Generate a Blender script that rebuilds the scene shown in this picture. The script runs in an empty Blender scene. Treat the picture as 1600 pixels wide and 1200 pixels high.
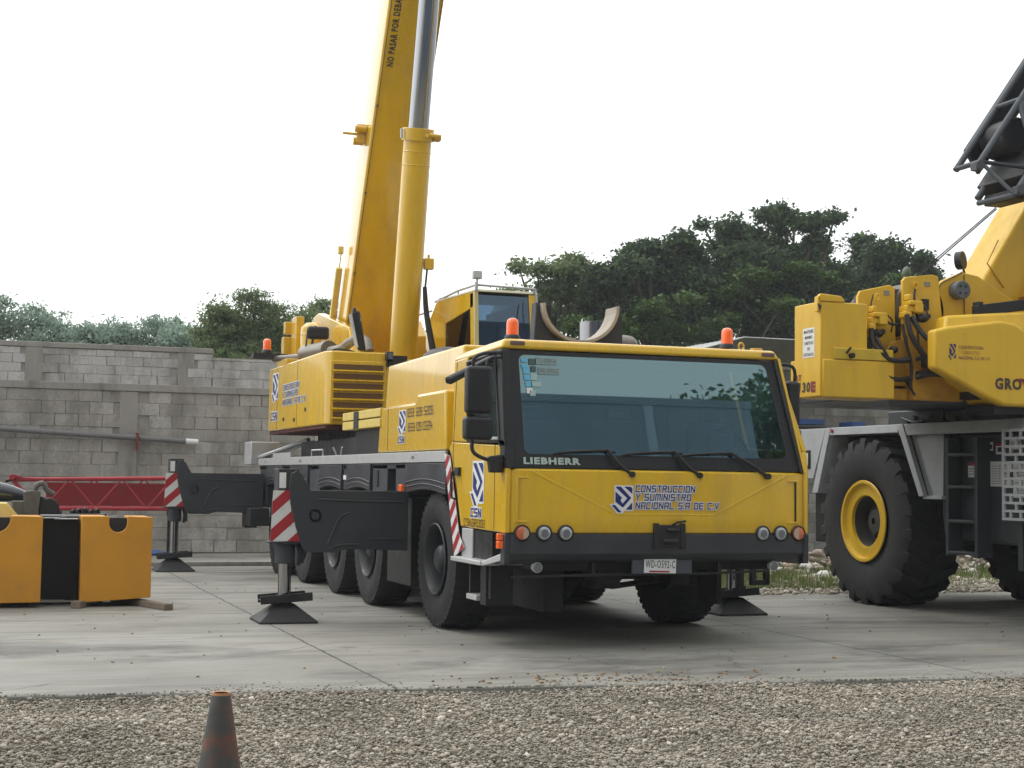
import bpy, bmesh, math, random
import numpy as np
from mathutils import Matrix, Vector
random.seed(7)
scene = bpy.context.scene
COL = scene.collection
PI = math.pi

# ------------------------------------------------------------------ camera
cam_d = bpy.data.cameras.new('camera')
cam_d.sensor_width = 36.0
cam_d.lens = 2395.0/1600.0*36.0
cam_d.clip_end = 2000
cam_d.clip_start = 0.1
cam = bpy.data.objects.new('camera', cam_d)
COL.objects.link(cam)
_m = Matrix(((0.94308715, -0.0338956, -0.33081371), (-0.33224111, -0.05347313, -0.94167748), (0.01422908, 0.99799384, -0.06169133))).to_4x4()
_m.translation = (-4.3948, -12.6387, 1.5092)
cam.matrix_world = _m
scene.camera = cam

# ------------------------------------------------------------------ sky and sun
SUN_EL = math.radians(52)
SUN_AZ = math.radians(38)      # from +Y towards -X (behind the cranes, to the left)
sdir = Vector((-math.sin(SUN_AZ)*math.cos(SUN_EL), math.cos(SUN_AZ)*math.cos(SUN_EL), math.sin(SUN_EL)))
w = bpy.data.worlds.new('World'); scene.world = w; w.use_nodes = True
nt = w.node_tree; nt.nodes.clear()
def wn(t, **k):
    n = nt.nodes.new(t)
    for a, b in k.items(): setattr(n, a, b)
    return n
sky = wn('ShaderNodeTexSky', sky_type='NISHITA', sun_disc=False)
sky.sun_elevation = SUN_EL; sky.sun_rotation = -SUN_AZ
sky.air_density = 1.0; sky.dust_density = 3.0
geo = wn('ShaderNodeTexCoord')
dot = wn('ShaderNodeVectorMath', operation='DOT_PRODUCT'); dot.inputs[1].default_value = sdir
nrm = wn('ShaderNodeVectorMath', operation='NORMALIZE')
nt.links.new(geo.outputs['Generated'], nrm.inputs[0]); nt.links.new(nrm.outputs[0], dot.inputs[0])
mr = wn('ShaderNodeMapRange'); mr.inputs['From Min'].default_value = -0.1; mr.inputs['From Max'].default_value = 1.0
mr.inputs['To Min'].default_value = 6.2; mr.inputs['To Max'].default_value = 22.0
nt.links.new(dot.outputs['Value'], mr.inputs['Value'])
noi = wn('ShaderNodeTexNoise'); noi.inputs['Scale'].default_value = 1.6; noi.inputs['Detail'].default_value = 4
nt.links.new(nrm.outputs[0], noi.inputs['Vector'])
cr = wn('ShaderNodeMapRange'); cr.inputs['To Min'].default_value = 0.93; cr.inputs['To Max'].default_value = 1.07
nt.links.new(noi.outputs['Fac'], cr.inputs['Value'])
mul = wn('ShaderNodeMath', operation='MULTIPLY'); nt.links.new(mr.outputs[0], mul.inputs[0]); nt.links.new(cr.outputs[0], mul.inputs[1])
cl = wn('ShaderNodeVectorMath', operation='SCALE'); cl.inputs[0].default_value = (0.985, 1.0, 1.0)
nt.links.new(mul.outputs[0], cl.inputs['Scale'])
mx = wn('ShaderNodeMixRGB'); mx.inputs['Fac'].default_value = 0.94
nt.links.new(sky.outputs[0], mx.inputs['Color1']); nt.links.new(cl.outputs[0], mx.inputs['Color2'])
bg = wn('ShaderNodeBackground'); bg.inputs['Strength'].default_value = 0.1
out = wn('ShaderNodeOutputWorld')
nt.links.new(mx.outputs[0], bg.inputs['Color']); nt.links.new(bg.outputs[0], out.inputs['Surface'])
sun_d = bpy.data.lights.new('sun', 'SUN'); sun_d.energy = 0.8; sun_d.angle = math.radians(16); sun_d.color = (1.0, 0.96, 0.9)
sun = bpy.data.objects.new('sun', sun_d); COL.objects.link(sun)
sun.rotation_euler = (-sdir).to_track_quat('-Z', 'Y').to_euler()
scene.view_settings.view_transform = 'Standard'; scene.view_settings.look = 'None'
scene.view_settings.exposure = 0.13; scene.view_settings.gamma = 1.0; scene.view_settings.use_curve_mapping = False
scene.cycles.max_bounces = 8; scene.cycles.transparent_max_bounces = 12
scene.cycles.use_denoising = True

# ------------------------------------------------------------------ materials
MATS = {}
def mat(name, color=(.5,.5,.5), rough=.5, metal=0.0, coat=0.0, spec=.5, dirt=0.0, dirtcol=(.09,.07,.05), dscale=3.0, bump=0.0, bscale=40.0, var=0.0, emit=None, trans=0.0, subsurf=None, streak=False):
    if name in MATS: return MATS[name]
    m = bpy.data.materials.new(name); m.use_nodes = True; MATS[name] = m
    t = m.node_tree; b = t.nodes['Principled BSDF']
    b.inputs['Base Color'].default_value = (*color, 1); b.inputs['Roughness'].default_value = rough
    b.inputs['Metallic'].default_value = metal; b.inputs['Coat Weight'].default_value = coat
    b.inputs['Coat Roughness'].default_value = 0.08
    b.inputs['Specular IOR Level'].default_value = spec
    b.inputs['Transmission Weight'].default_value = trans
    if emit: b.inputs['Emission Color'].default_value = (*emit[0], 1); b.inputs['Emission Strength'].default_value = emit[1]
    L = t.links; N = t.nodes
    tc = N.new('ShaderNodeTexCoord')
    src = None
    if dirt > 0 or var > 0:
        n = N.new('ShaderNodeTexNoise'); n.inputs['Scale'].default_value = dscale; n.inputs['Detail'].default_value = 8; n.inputs['Roughness'].default_value = .65
        mp = N.new('ShaderNodeMapping'); L.new(tc.outputs['Object'], mp.inputs['Vector']); L.new(mp.outputs[0], n.inputs['Vector'])
        if streak: mp.inputs['Scale'].default_value = (2.5, 2.5, .45)
        r = N.new('ShaderNodeMapRange'); r.inputs['From Min'].default_value = .48; r.inputs['From Max'].default_value = .78
        r.inputs['To Max'].default_value = dirt; L.new(n.outputs['Fac'], r.inputs['Value'])
        mixc = N.new('ShaderNodeMixRGB'); mixc.inputs['Color1'].default_value = (*color, 1); mixc.inputs['Color2'].default_value = (*dirtcol, 1)
        L.new(r.outputs[0], mixc.inputs['Fac']); src = mixc.outputs[0]
        if var > 0:
            n2 = N.new('ShaderNodeTexNoise'); n2.inputs['Scale'].default_value = dscale*.35; n2.inputs['Detail'].default_value = 3
            L.new(tc.outputs['Object'], n2.inputs['Vector'])
            hs = N.new('ShaderNodeHueSaturation'); L.new(src, hs.inputs['Color'])
            rr = N.new('ShaderNodeMapRange'); rr.inputs['From Min'].default_value = .3; rr.inputs['From Max'].default_value = .7
            rr.inputs['To Min'].default_value = 1-var; rr.inputs['To Max'].default_value = 1+var; L.new(n2.outputs['Fac'], rr.inputs['Value'])
            L.new(rr.outputs[0], hs.inputs['Value']); src = hs.outputs[0]
        L.new(src, b.inputs['Base Color'])
        rg = N.new('ShaderNodeMapRange'); rg.inputs['From Min'].default_value = .3; rg.inputs['From Max'].default_value = .8
        rg.inputs['To Min'].default_value = rough*.85; rg.inputs['To Max'].default_value = min(1, rough*1.5+.05); L.new(n.outputs['Fac'], rg.inputs['Value'])
        L.new(rg.outputs[0], b.inputs['Roughness'])
    if 'yellow' in name and src is not None:
        n4 = N.new('ShaderNodeTexNoise'); n4.inputs['Scale'].default_value = 14; n4.inputs['Detail'].default_value = 9; n4.inputs['Roughness'].default_value = .75
        L.new(tc.outputs['Object'], n4.inputs['Vector'])
        r4 = N.new('ShaderNodeMapRange'); r4.inputs['From Min'].default_value = .60; r4.inputs['From Max'].default_value = .72; r4.inputs['To Max'].default_value = .42; L.new(n4.outputs['Fac'], r4.inputs['Value'])
        m4 = N.new('ShaderNodeMixRGB'); m4.inputs[2].default_value = (.26,.17,.07,1); L.new(r4.outputs[0], m4.inputs[0]); L.new(src, m4.inputs[1]); src = m4.outputs[0]
        L.new(src, b.inputs['Base Color'])
    if bump > 0:
        nb = N.new('ShaderNodeTexNoise'); nb.inputs['Scale'].default_value = bscale; nb.inputs['Detail'].default_value = 6
        L.new(tc.outputs['Object'], nb.inputs['Vector'])
        bp = N.new('ShaderNodeBump'); bp.inputs['Strength'].default_value = min(1, bump); bp.inputs['Distance'].default_value = .02
        L.new(nb.outputs['Fac'], bp.inputs['Height']); L.new(bp.outputs[0], b.inputs['Normal'])
    return m

YEL = mat('yellow_paint', (.72,.44,.008), .24, coat=.85, dirt=.40, dirtcol=(.30,.19,.06), dscale=1.6, var=.06, streak=True)
YELG = mat('yellow_paint_faded', (.70,.43,.018), .42, coat=.12, dirt=.35, dirtcol=(.33,.2,.06), dscale=2.2, var=.07, streak=True)
YELB = mat('amber_yellow_paint', (.58,.255,.008), .45, coat=.1, dirt=.35, dirtcol=(.25,.14,.05), dscale=2.5, var=.08, bump=.06, bscale=12)
YELP = mat('pale_yellow_paint', (.78,.62,.2), .5, dirt=.2)
GRY = mat('dark_grey_paint', (.024,.027,.036), .38, coat=.15, dirt=.5, dirtcol=(.075,.07,.062), dscale=2.5, var=.15)
GRYG = mat('charcoal_paint', (.027,.03,.038), .5, dirt=.4, dirtcol=(.06,.058,.052), dscale=2.5, var=.12)
BLK = mat('black_plastic', (.009,.009,.011), .42, dirt=.4, dirtcol=(.03,.029,.028), dscale=5)
BLKM = mat('black_steel', (.012,.012,.014), .5, dirt=.45, dirtcol=(.04,.034,.03), dscale=4)
UND = mat('greasy_underbody', (.009,.009,.009), .7, dirt=.5, dirtcol=(.022,.019,.016), dscale=4)
RUB = mat('tyre_rubber', (.011,.011,.012), .7, dirt=.45, dirtcol=(.04,.036,.032), dscale=4, bump=.12, bscale=30)
RUBG = mat('big_tyre_rubber', (.017,.017,.018), .75, dirt=.5, dirtcol=(.05,.046,.04), dscale=3, bump=.15, bscale=20)
SIL = mat('aluminium', (.5,.51,.51), .42, metal=.45, dirt=.4, dirtcol=(.28,.27,.25), dscale=5)
WHT = mat('white_paint', (.62,.63,.62), .5, dirt=.3, dirtcol=(.35,.33,.3), dscale=5)
LGR = mat('light_grey_paint', (.42,.44,.45), .5, dirt=.45, dirtcol=(.24,.23,.21), dscale=4, bump=.2, bscale=90)
CHR = mat('chrome', (.36,.375,.395), .1, metal=1.0)
NAVY = mat('navy_vinyl', (.012,.02,.15), .4)
DECW = mat('white_vinyl', (.72,.73,.72), .4)
DECY = mat('cream_vinyl', (.66,.6,.4), .4)
PBLK = mat('black_vinyl', (.03,.024,.03), .45)
REDV = mat('red_vinyl', (.36,.012,.02), .35, dirt=.2)
REDP = mat('red_paint', (.36,.012,.022), .42, coat=.15, dirt=.4, dirtcol=(.16,.02,.02), dscale=4, var=.1)
RUST = mat('rust_red_primer', (.19,.03,.018), .7, dirt=.5, dirtcol=(.08,.03,.015))
ORG = mat('orange_lens', (.85,.13,.015), .2, coat=.6, emit=((1,.14,.01), .12))
ORGL = mat('indicator_lens', (.55,.13,.05), .12, coat=.8)
CLR = mat('clear_lens', (.4,.42,.43), .12, metal=.5, coat=1.0)
GRL = mat('grey_lens', (.13,.14,.15), .18, coat=1.0)
BLUE = mat('blue_plastic', (.03,.09,.26), .5, dirt=.3)
STBL = mat('pale_blue_sticker', (.12,.42,.62), .5)
WOOD = mat('weathered_timber', (.19,.15,.11), .85, dirt=.7, dirtcol=(.07,.055,.04), dscale=8, bump=.4, bscale=25)
EXH = mat('heat_stained_steel', (.22,.20,.17), .38, metal=.7, dirt=.5, dirtcol=(.15,.12,.09))
PADM = mat('worn_wood_lining', (.38,.34,.29), .7, dirt=.6, dirtcol=(.17,.14,.11), dscale=7)
HOSE = mat('black_hose', (.016,.015,.017), .5, dirt=.3)
DKSEAT = mat('cab_lining', (.10,.13,.17), .8)
HEADLIT = mat('lit_headliner', (.30,.40,.40), .8)  # headliner in pale teal: brightness of the upper windscreen put into its colour
PVC = mat('grey_plastic_pipe', (.16,.16,.165), .5, dirt=.4)
CONEM = None

def glass(name, tint, refl, reflcol=(.7,.9,.93), rough=.0):
    if name in MATS: return MATS[name]
    m = bpy.data.materials.new(name); m.use_nodes = True; MATS[name] = m
    t = m.node_tree; N = t.nodes; L = t.links; N.clear()
    o = N.new('ShaderNodeOutputMaterial'); tr = N.new('ShaderNodeBsdfTransparent'); tr.inputs[0].default_value = (*tint, 1)
    g = N.new('ShaderNodeBsdfGlossy'); g.inputs['Color'].default_value = (*reflcol, 1); g.inputs['Roughness'].default_value = rough
    lw = N.new('ShaderNodeLayerWeight'); lw.inputs['Blend'].default_value = .25
    r = N.new('ShaderNodeMapRange'); r.inputs['To Min'].default_value = refl; r.inputs['To Max'].default_value = min(1, refl+.6)
    L.new(lw.outputs['Fresnel'], r.inputs['Value'])
    mxs = N.new('ShaderNodeMixShader'); L.new(r.outputs[0], mxs.inputs[0]); L.new(tr.outputs[0], mxs.inputs[1]); L.new(g.outputs[0], mxs.inputs[2])
    L.new(mxs.outputs[0], o.inputs['Surface'])
    return m
GLS = glass('tinted_windscreen_glass', (.34,.5,.62), .36, (.62,.93,.97), .01)
GLD = glass('dark_side_glass', (.3,.36,.38), .1)
GLB = glass('blue_cab_glass', (.22,.33,.42), .16, (.55,.75,.95), .01)

# ------------------------------------------------------------------ mesh builder
class MB:
    def __init__(s): s.v = []; s.f = []; s.mi = []; s.m = 0
    def add(s, vs, fs, M=None):
        o = len(s.v)
        for p in vs:
            s.v.append(tuple(M @ Vector(p)) if M is not None else tuple(p))
        for f in fs: s.f.append(tuple(i+o for i in f)); s.mi.append(s.m)
        return s
    def box(s, x0, x1, y0, y1, z0, z1, M=None):
        return s.add([(x0,y0,z0),(x1,y0,z0),(x1,y1,z0),(x0,y1,z0),(x0,y0,z1),(x1,y0,z1),(x1,y1,z1),(x0,y1,z1)],
                     [(0,3,2,1),(4,5,6,7),(0,1,5,4),(1,2,6,5),(2,3,7,6),(3,0,4,7)], M)
    def hexa(s, p):   # 8 points, bottom loop then top loop
        return s.add(p, [(0,3,2,1),(4,5,6,7),(0,1,5,4),(1,2,6,5),(2,3,7,6),(3,0,4,7)])
    def prism(s, pts, ax, a, b, M=None):   # 2D polygon extruded along axis ax; pts in the two other axes in order
        n = len(pts)
        def P(u, v, t):
            return (t,u,v) if ax == 0 else ((u,t,v) if ax == 1 else (u,v,t))
        vs = [P(u,v,a) for u,v in pts] + [P(u,v,b) for u,v in pts]
        fs = [tuple(range(n))[::-1], tuple(range(n,2*n))] + [(i,(i+1)%n,(i+1)%n+n,i+n) for i in range(n)]
        return s.add(vs, fs, M)
    def cyl(s, p0, p1, r0, r1=None, n=24, caps=True):
        if r1 is None: r1 = r0
        p0 = Vector(p0); p1 = Vector(p1); d = (p1-p0).normalized()
        a = d.orthogonal().normalized(); b = d.cross(a)
        vs = []
        for p, r in ((p0,r0),(p1,r1)):
            for i in range(n):
                t = 2*PI*i/n; vs.append(p+(a*math.cos(t)+b*math.sin(t))*r)
        fs = [(i,(i+1)%n,(i+1)%n+n,i+n) for i in range(n)]
        if caps: fs += [tuple(range(n))[::-1], tuple(range(n,2*n))]
        return s.add(vs, fs)
    def tube(s, pts, r, n=8, caps=True, smooth=0):
        pts = [Vector(p) for p in pts]
        for _ in range(smooth):
            q = [pts[0]]
            for i in range(len(pts)-1):
                q.append(pts[i]*.75+pts[i+1]*.25); q.append(pts[i]*.25+pts[i+1]*.75)
            q.append(pts[-1]); pts = q
        rs = r if isinstance(r, (list, tuple)) else [r]*len(pts)
        if len(rs) != len(pts): rs = [rs[0]+(rs[-1]-rs[0])*i/(len(pts)-1) for i in range(len(pts))]
        vs = []; ref = None
        for i, p in enumerate(pts):
            d = (pts[min(i+1,len(pts)-1)]-pts[max(i-1,0)]).normalized()
            a = d.orthogonal().normalized() if ref is None else (ref-d*ref.dot(d)).normalized()
            ref = a; b = d.cross(a)
            for k in range(n):
                t = 2*PI*k/n; vs.append(p+(a*math.cos(t)+b*math.sin(t))*rs[i])
        fs = []
        for i in range(len(pts)-1):
            for k in range(n):
                fs.append((i*n+k, i*n+(k+1)%n, (i+1)*n+(k+1)%n, (i+1)*n+k))
        if caps: fs += [tuple(range(n))[::-1], tuple(range((len(pts)-1)*n, len(pts)*n))]
        return s.add(vs, fs)
    def lathe(s, prof, axis=2, c=(0,0,0), n=32, M=None, caps=True):   # prof: (t along axis, radius)
        vs = []
        for t, r in prof:
            for i in range(n):
                a = 2*PI*i/n; u = r*math.cos(a); v = r*math.sin(a)
                p = (t,u,v) if axis == 0 else ((u,t,v) if axis == 1 else (u,v,t))
                vs.append((p[0]+c[0], p[1]+c[1], p[2]+c[2]))
        fs = []
        for j in range(len(prof)-1):
            for i in range(n): fs.append((j*n+i, j*n+(i+1)%n, (j+1)*n+(i+1)%n, (j+1)*n+i))
        if caps: fs += [tuple(range(n))[::-1], tuple(range((len(prof)-1)*n, len(prof)*n))]
        return s.add(vs, fs, M)
    def ball(s, c, r, n=12):
        rx, ry, rz = r if isinstance(r, tuple) else (r,r,r)
        vs = [(c[0],c[1],c[2]-rz)]
        for j in range(1, n//2):
            ph = -PI/2+PI*j/(n//2)
            for i in range(n):
                t = 2*PI*i/n; vs.append((c[0]+rx*math.cos(ph)*math.cos(t), c[1]+ry*math.cos(ph)*math.sin(t), c[2]+rz*math.sin(ph)))
        vs.append((c[0],c[1],c[2]+rz)); fs = []; m = n//2-1
        for i in range(n):
            fs.append((0,1+(i+1)%n,1+i)); fs.append((len(vs)-1, 1+(m-1)*n+i, 1+(m-1)*n+(i+1)%n))
            for j in range(m-1): fs.append((1+j*n+i,1+j*n+(i+1)%n,1+(j+1)*n+(i+1)%n,1+(j+1)*n+i))
        return s.add(vs, fs)
    def build(s, name, mats, parent=None, bevel=0.0, seg=2, angle=38, loc=None, label=None):
        me = bpy.data.meshes.new(name); me.from_pydata(s.v, [], s.f)
        for m in (mats if isinstance(mats, (list, tuple)) else [mats]): me.materials.append(m)
        me.polygons.foreach_set('material_index', s.mi)
        bm = bmesh.new(); bm.from_mesh(me); bmesh.ops.recalc_face_normals(bm, faces=bm.faces); bm.to_mesh(me); bm.free()
        me.polygons.foreach_set('use_smooth', [True]*len(me.polygons))
        me.set_sharp_from_angle(angle=math.radians(angle)); me.update()
        o = bpy.data.objects.new(name, me); COL.objects.link(o)
        if bevel > 0:
            b = o.modifiers.new('bevel', 'BEVEL'); b.width = bevel; b.segments = seg; b.limit_method = 'ANGLE'; b.angle_limit = math.radians(35)
            b.harden_normals = False
        if loc: o.location = loc
        if parent is not None: attach(o, parent)
        if label: o['label'] = label
        return o
def build_each(s, name, mats, parent, bevel=0.0, seg=2, angle=38):
    """every loose piece of the builder becomes an object of its own"""
    par = list(range(len(s.v)))
    def find(a):
        while par[a] != a: par[a] = par[par[a]]; a = par[a]
        return a
    for f in s.f:
        r = find(f[0])
        for i in f[1:]: par[find(i)] = r
    groups = {}
    for f, mi in zip(s.f, s.mi): groups.setdefault(find(f[0]), []).append((f, mi))
    out_ = []
    for g in groups.values():
        ids = sorted({i for f, _ in g for i in f}); mp = {a: b for b, a in enumerate(ids)}
        m = MB(); m.v = [s.v[i] for i in ids]; m.f = [tuple(mp[i] for i in f) for f, _ in g]; m.mi = [mi for _, mi in g]
        out_.append(m.build(name, mats, parent, bevel, seg, angle))
    return out_
MB.build_each = build_each
def attach(o, parent):
    o.parent = parent
    if parent.type == 'EMPTY': o.matrix_parent_inverse = Matrix.Translation(-parent.location)
def tag(o, label=None, cat=None, group=None, kind=None):
    for k, v in (('label',label),('category',cat),('group',group),('kind',kind)):
        if v: o[k] = v
    return o
def thing(name, label, cat, loc=(0,0,0), group=None):
    o = bpy.data.objects.new(name, None); o.empty_display_size = .3; COL.objects.link(o); o.location = loc
    return tag(o, label, cat, group)

# ------------------------------------------------------------------ lettering
_gc = {}
def glyphs(text, off=0.0, shear=0.0):
    key = (text, off, shear)
    if key in _gc: return _gc[key]
    c = bpy.data.curves.new('t', 'FONT'); c.body = text; c.size = 1.0; c.offset = off; c.shear = shear; c.resolution_u = 2; c.space_character = 1.16
    o = bpy.data.objects.new('t', c); COL.objects.link(o)
    dg = bpy.context.evaluated_depsgraph_get(); dg.update()
    me = bpy.data.meshes.new_from_object(o.evaluated_get(dg))
    vs = [tuple(v.co) for v in me.vertices]; fs = [tuple(p.vertices) for p in me.polygons]
    bpy.data.objects.remove(o); bpy.data.curves.remove(c); bpy.data.meshes.remove(me)
    _gc[key] = (vs, fs); return vs, fs
def put_text(mb, text, x, y, w_, h, M, mi, off=.0, shear=0.0, outline=0.0, omi=0, z=.003):
    """text fitted in the box whose lower left is (x,y), size w_ by h, of the plane M"""
    base, _ = glyphs(text, off, shear)
    xs = [p[0] for p in base]; ys = [p[1] for p in base]
    sx = w_/(max(xs)-min(xs)); sy = h/(max(ys)-min(ys)); x0 = min(xs); y0 = min(ys)
    def lay(o_, mi_, zz):
        vs, fs = glyphs(text, o_, shear); mb.m = mi_
        mb.add([(x+(p[0]-x0)*sx, y+(p[1]-y0)*sy, zz) for p in vs], fs, M)
    if outline: lay(off+outline, omi, z-.0015)
    lay(off, mi, z)
STROKES = {'G':[[(4,6),(0,6),(0,0),(4,0),(4,3),(2,3)]],'C':[[(4,6),(0,6),(0,0),(4,0)]],'O':[[(0,0),(4,0),(4,6),(0,6),(0,0)]],'N':[[(0,0),(0,6),(4,0),(4,6)]],'S':[[(4,6),(0,6),(0,3),(4,3),(4,0),(0,0)]],
 'T':[[(0,6),(4,6)],[(2,6),(2,0)]],'R':[[(0,0),(0,6),(4,6),(4,3.4),(0,3.2)],[(1.8,3.2),(4,0)]],'U':[[(0,6),(0,0),(4,0),(4,6)]],'I':[[(0,6),(0,0)]],'Y':[[(0,6),(2,3),(4,6)],[(2,3),(2,0)]],
 'M':[[(0,0),(0,6),(5,6),(5,0)],[(2.5,6),(2.5,0)]],'A':[[(0,0),(0,6),(4,6),(4,0)],[(0,2.6),(4,2.6)]],'L':[[(0,6),(0,0),(4,0)]],'D':[[(0,0),(0,6),(3.4,6),(4,5.2),(4,.8),(3.4,0),(0,0)]],
 'E':[[(4,6),(0,6),(0,0),(4,0)],[(0,3),(3.5,3)]],'V':[[(0,6),(2,0),(4,6)]],'.':[[(0,0),(0,.3)]],' ':[],'8':[[(0,0),(4,0),(4,6),(0,6),(0,0)],[(0,3),(4,3)]],'3':[[(0,6),(4,6),(4,0),(0,0)],[(.6,3),(4,3)]],
 '2':[[(0,6),(4,6),(4,3),(0,3),(0,0),(4,0)]],'5':[[(4,6),(0,6),(0,3),(4,3),(4,0),(0,0)]],'0':[[(0,0),(4,0),(4,6),(0,6),(0,0)]],'6':[[(4,6),(0,6),(0,0),(4,0),(4,3),(0,3)]],
 '1':[[(0,6),(0,0)]],'9':[[(4,3),(0,3),(0,6),(4,6),(4,0),(0,0)]],'4':[[(0,6),(0,2.4),(4,2.4)],[(3.2,4.4),(3.2,0)]]}
def put_strokes(mb, text, x, y, w_, h, M, mi, sw=1.0, shear=0.0, outline=0.0, omi=0, z=.003):
    """squared stroke lettering, fitted in the box whose lower left is (x,y)"""
    segs = []; cx = 0
    for ch in text:
        P = STROKES[ch]
        for pl in P:
            for a, b in zip(pl[:-1], pl[1:]): segs.append(((cx+a[0],a[1]),(cx+b[0],b[1])))
        cx += (max([p[0] for pl in P for p in pl]) if P else 1.6)+1.0+sw
    tot = cx-1.0; sx = w_/(tot+shear*6); sy = h/(6+sw)
    def lay(width, mi_, zz):
        mb.m = mi_
        for i, (a, b) in enumerate(segs):
            d = Vector((b[0]-a[0], b[1]-a[1])); L_ = d.length; d /= L_; n_ = Vector((-d.y, d.x))*width/2; e = d*width/2
            A = Vector(a)-e; B = Vector(b)+e
            q = [A-n_, B-n_, B+n_, A+n_]
            mb.add([(x+(p.x+sw/2+p.y*shear)*sx, y+(p.y+sw/2)*sy, zz+(i % 9)*3e-5) for p in q], [(0,1,2,3)], M)
    if outline: lay(sw+outline*2, omi, z-.002)
    lay(sw, mi, z)
def plane(origin, face):
    o = Vector(origin)
    ax = {'front': ((1,0,0),(0,0,1),(0,-1,0)), 'left': ((0,-1,0),(0,0,1),(-1,0,0))}[face] if isinstance(face, str) else face
    M = Matrix.Identity(4)
    for i in range(3):
        for j in range(3): M[j][i] = ax[i][j]
    M.translation = o; return M
LOGO_BLUE = [[(205,112),(280,112),(297,130),(297,195)],
    [(118,112),(168,112),(285,240),(192,352),(108,285),(108,168),(182,238),(165,268),(188,305),(240,245),(112,122)],
    [(297,290),(297,375),(225,375)], [(65,322),(105,322),(180,405),(138,405)]]
LOGO_BACK = [(96,97),(298,97),(310,112),(308,390),(205,390),(195,418),(125,418),(40,312),(96,305)]
def put_logo(mb, x, y, w_, h, M, mi, bi=None, z=.003):
    def c(p, zz): return (x+(p[0]-40)/270*w_, y+(418-p[1])/321*h, zz)
    if bi is not None:
        mb.m = bi; mb.add([c(p, z-.0015) for p in LOGO_BACK], [tuple(range(len(LOGO_BACK)))], M)
    mb.m = mi
    for P in LOGO_BLUE: mb.add([c(p, z) for p in P], [tuple(range(len(P)))], M)
def quad(mb, x, y, w_, h, M, mi, z=.002):
    mb.m = mi; mb.add([(x,y,z),(x+w_,y,z),(x+w_,y+h,z),(x,y+h,z)], [(0,1,2,3)], M)
def stripes(mb, poly, M, n, slope, w_m, r_m, z0=.0, th=.004, phase=0.0):
    """white panel polygon with red diagonal bands clipped to it (convex poly, in plane coords)"""
    mb.m = w_m; k = len(poly)
    mb.add([(p[0],p[1],z0) for p in poly]+[(p[0],p[1],z0+th) for p in poly], [tuple(range(k))[::-1], tuple(range(k,2*k))]+[(i,(i+1)%k,(i+1)%k+k,i+k) for i in range(k)], M)
    vals = [p[1]-slope*p[0] for p in poly]; lo, hi = min(vals), max(vals); step = (hi-lo)/n
    def clip(P, f):
        o = []
        for i in range(len(P)):
            a, b = P[i], P[(i+1)%len(P)]; fa, fb = f(a), f(b)
            if fa >= 0: o.append(a)
            if fa*fb < 0: t = fa/(fa-fb); o.append((a[0]+(b[0]-a[0])*t, a[1]+(b[1]-a[1])*t))
        return o
    mb.m = r_m
    i = -1
    while i < n+1:
        a = lo+(i+phase)*step; b = a+step*.5*1.0
        P = clip(list(poly), lambda p: p[1]-slope*p[0]-a)
        if len(P) > 2: P = clip(P, lambda p: b-(p[1]-slope*p[0]))
        if len(P) > 2: mb.add([(p[0],p[1],z0+th+.0015) for p in P], [tuple(range(len(P)))], M)
        i += 1

# ------------------------------------------------------------------ wheels
def tyre_mesh(name, r, wd, rr, nl, depth, cover, material, big=False):
    """tyre along X, outer sidewall at x=-wd/2"""
    mb = MB(); h = wd/2; rt = r-depth
    prof = [(-h*.80,rr-.02),(-h*.88,rr+.015),(-h*.98,rr+(r-rr)*.28),(-h,rr+(r-rr)*.5),(-h*.985,rr+(r-rr)*.72),(-h*.9,rt-.012),(-h*.82,rt),
            (0,rt+.008),(h*.82,rt),(h*.9,rt-.012),(h,rr+(r-rr)*.5),(h*.9,rr),(h*.5,rr-.03)]
    mb.lathe(prof, axis=0, n=72 if big else 56, caps=False)
    for i in range(nl):
        for side in (-1, 1):
            a0 = 2*PI*(i+(.5 if side > 0 else 0))/nl; da = 2*PI/nl*cover/2
            skew = 2*PI/nl*(.55 if big else .1)
            e0 = side*h*.03; e1 = side*h*.93
            def P(x, a, rad): return (x, rad*math.cos(a), rad*math.sin(a))
            c = .0 if not big else skew
            pts = [P(e0,a0+c-da,rt-.03),P(e1,a0-da,rt-.05),P(e1,a0+da,rt-.05),P(e0,a0+c+da,rt-.03),
                   P(e0,a0+c-da*.85,r),P(e1,a0-da*.85,r-.012),P(e1,a0+da*.85,r-.012),P(e0,a0+c+da*.85,r)]
            mb.hexa(pts)
            if big:   # shoulder of the lug running down the sidewall
                e2 = side*h*.995
                mb.hexa([P(e1,a0-da*.85,rt-.14),P(e2,a0-da*.7,rt-.14),P(e2,a0+da*.7,rt-.14),P(e1,a0+da*.85,rt-.14),
                         P(e1*.999,a0-da*.84,r-.013),P(e2*.985,a0-da*.75,r-.045),P(e2*.985,a0+da*.75,r-.045),P(e1*.999,a0+da*.84,r-.013)])
    return mb.build(name, material)

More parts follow.
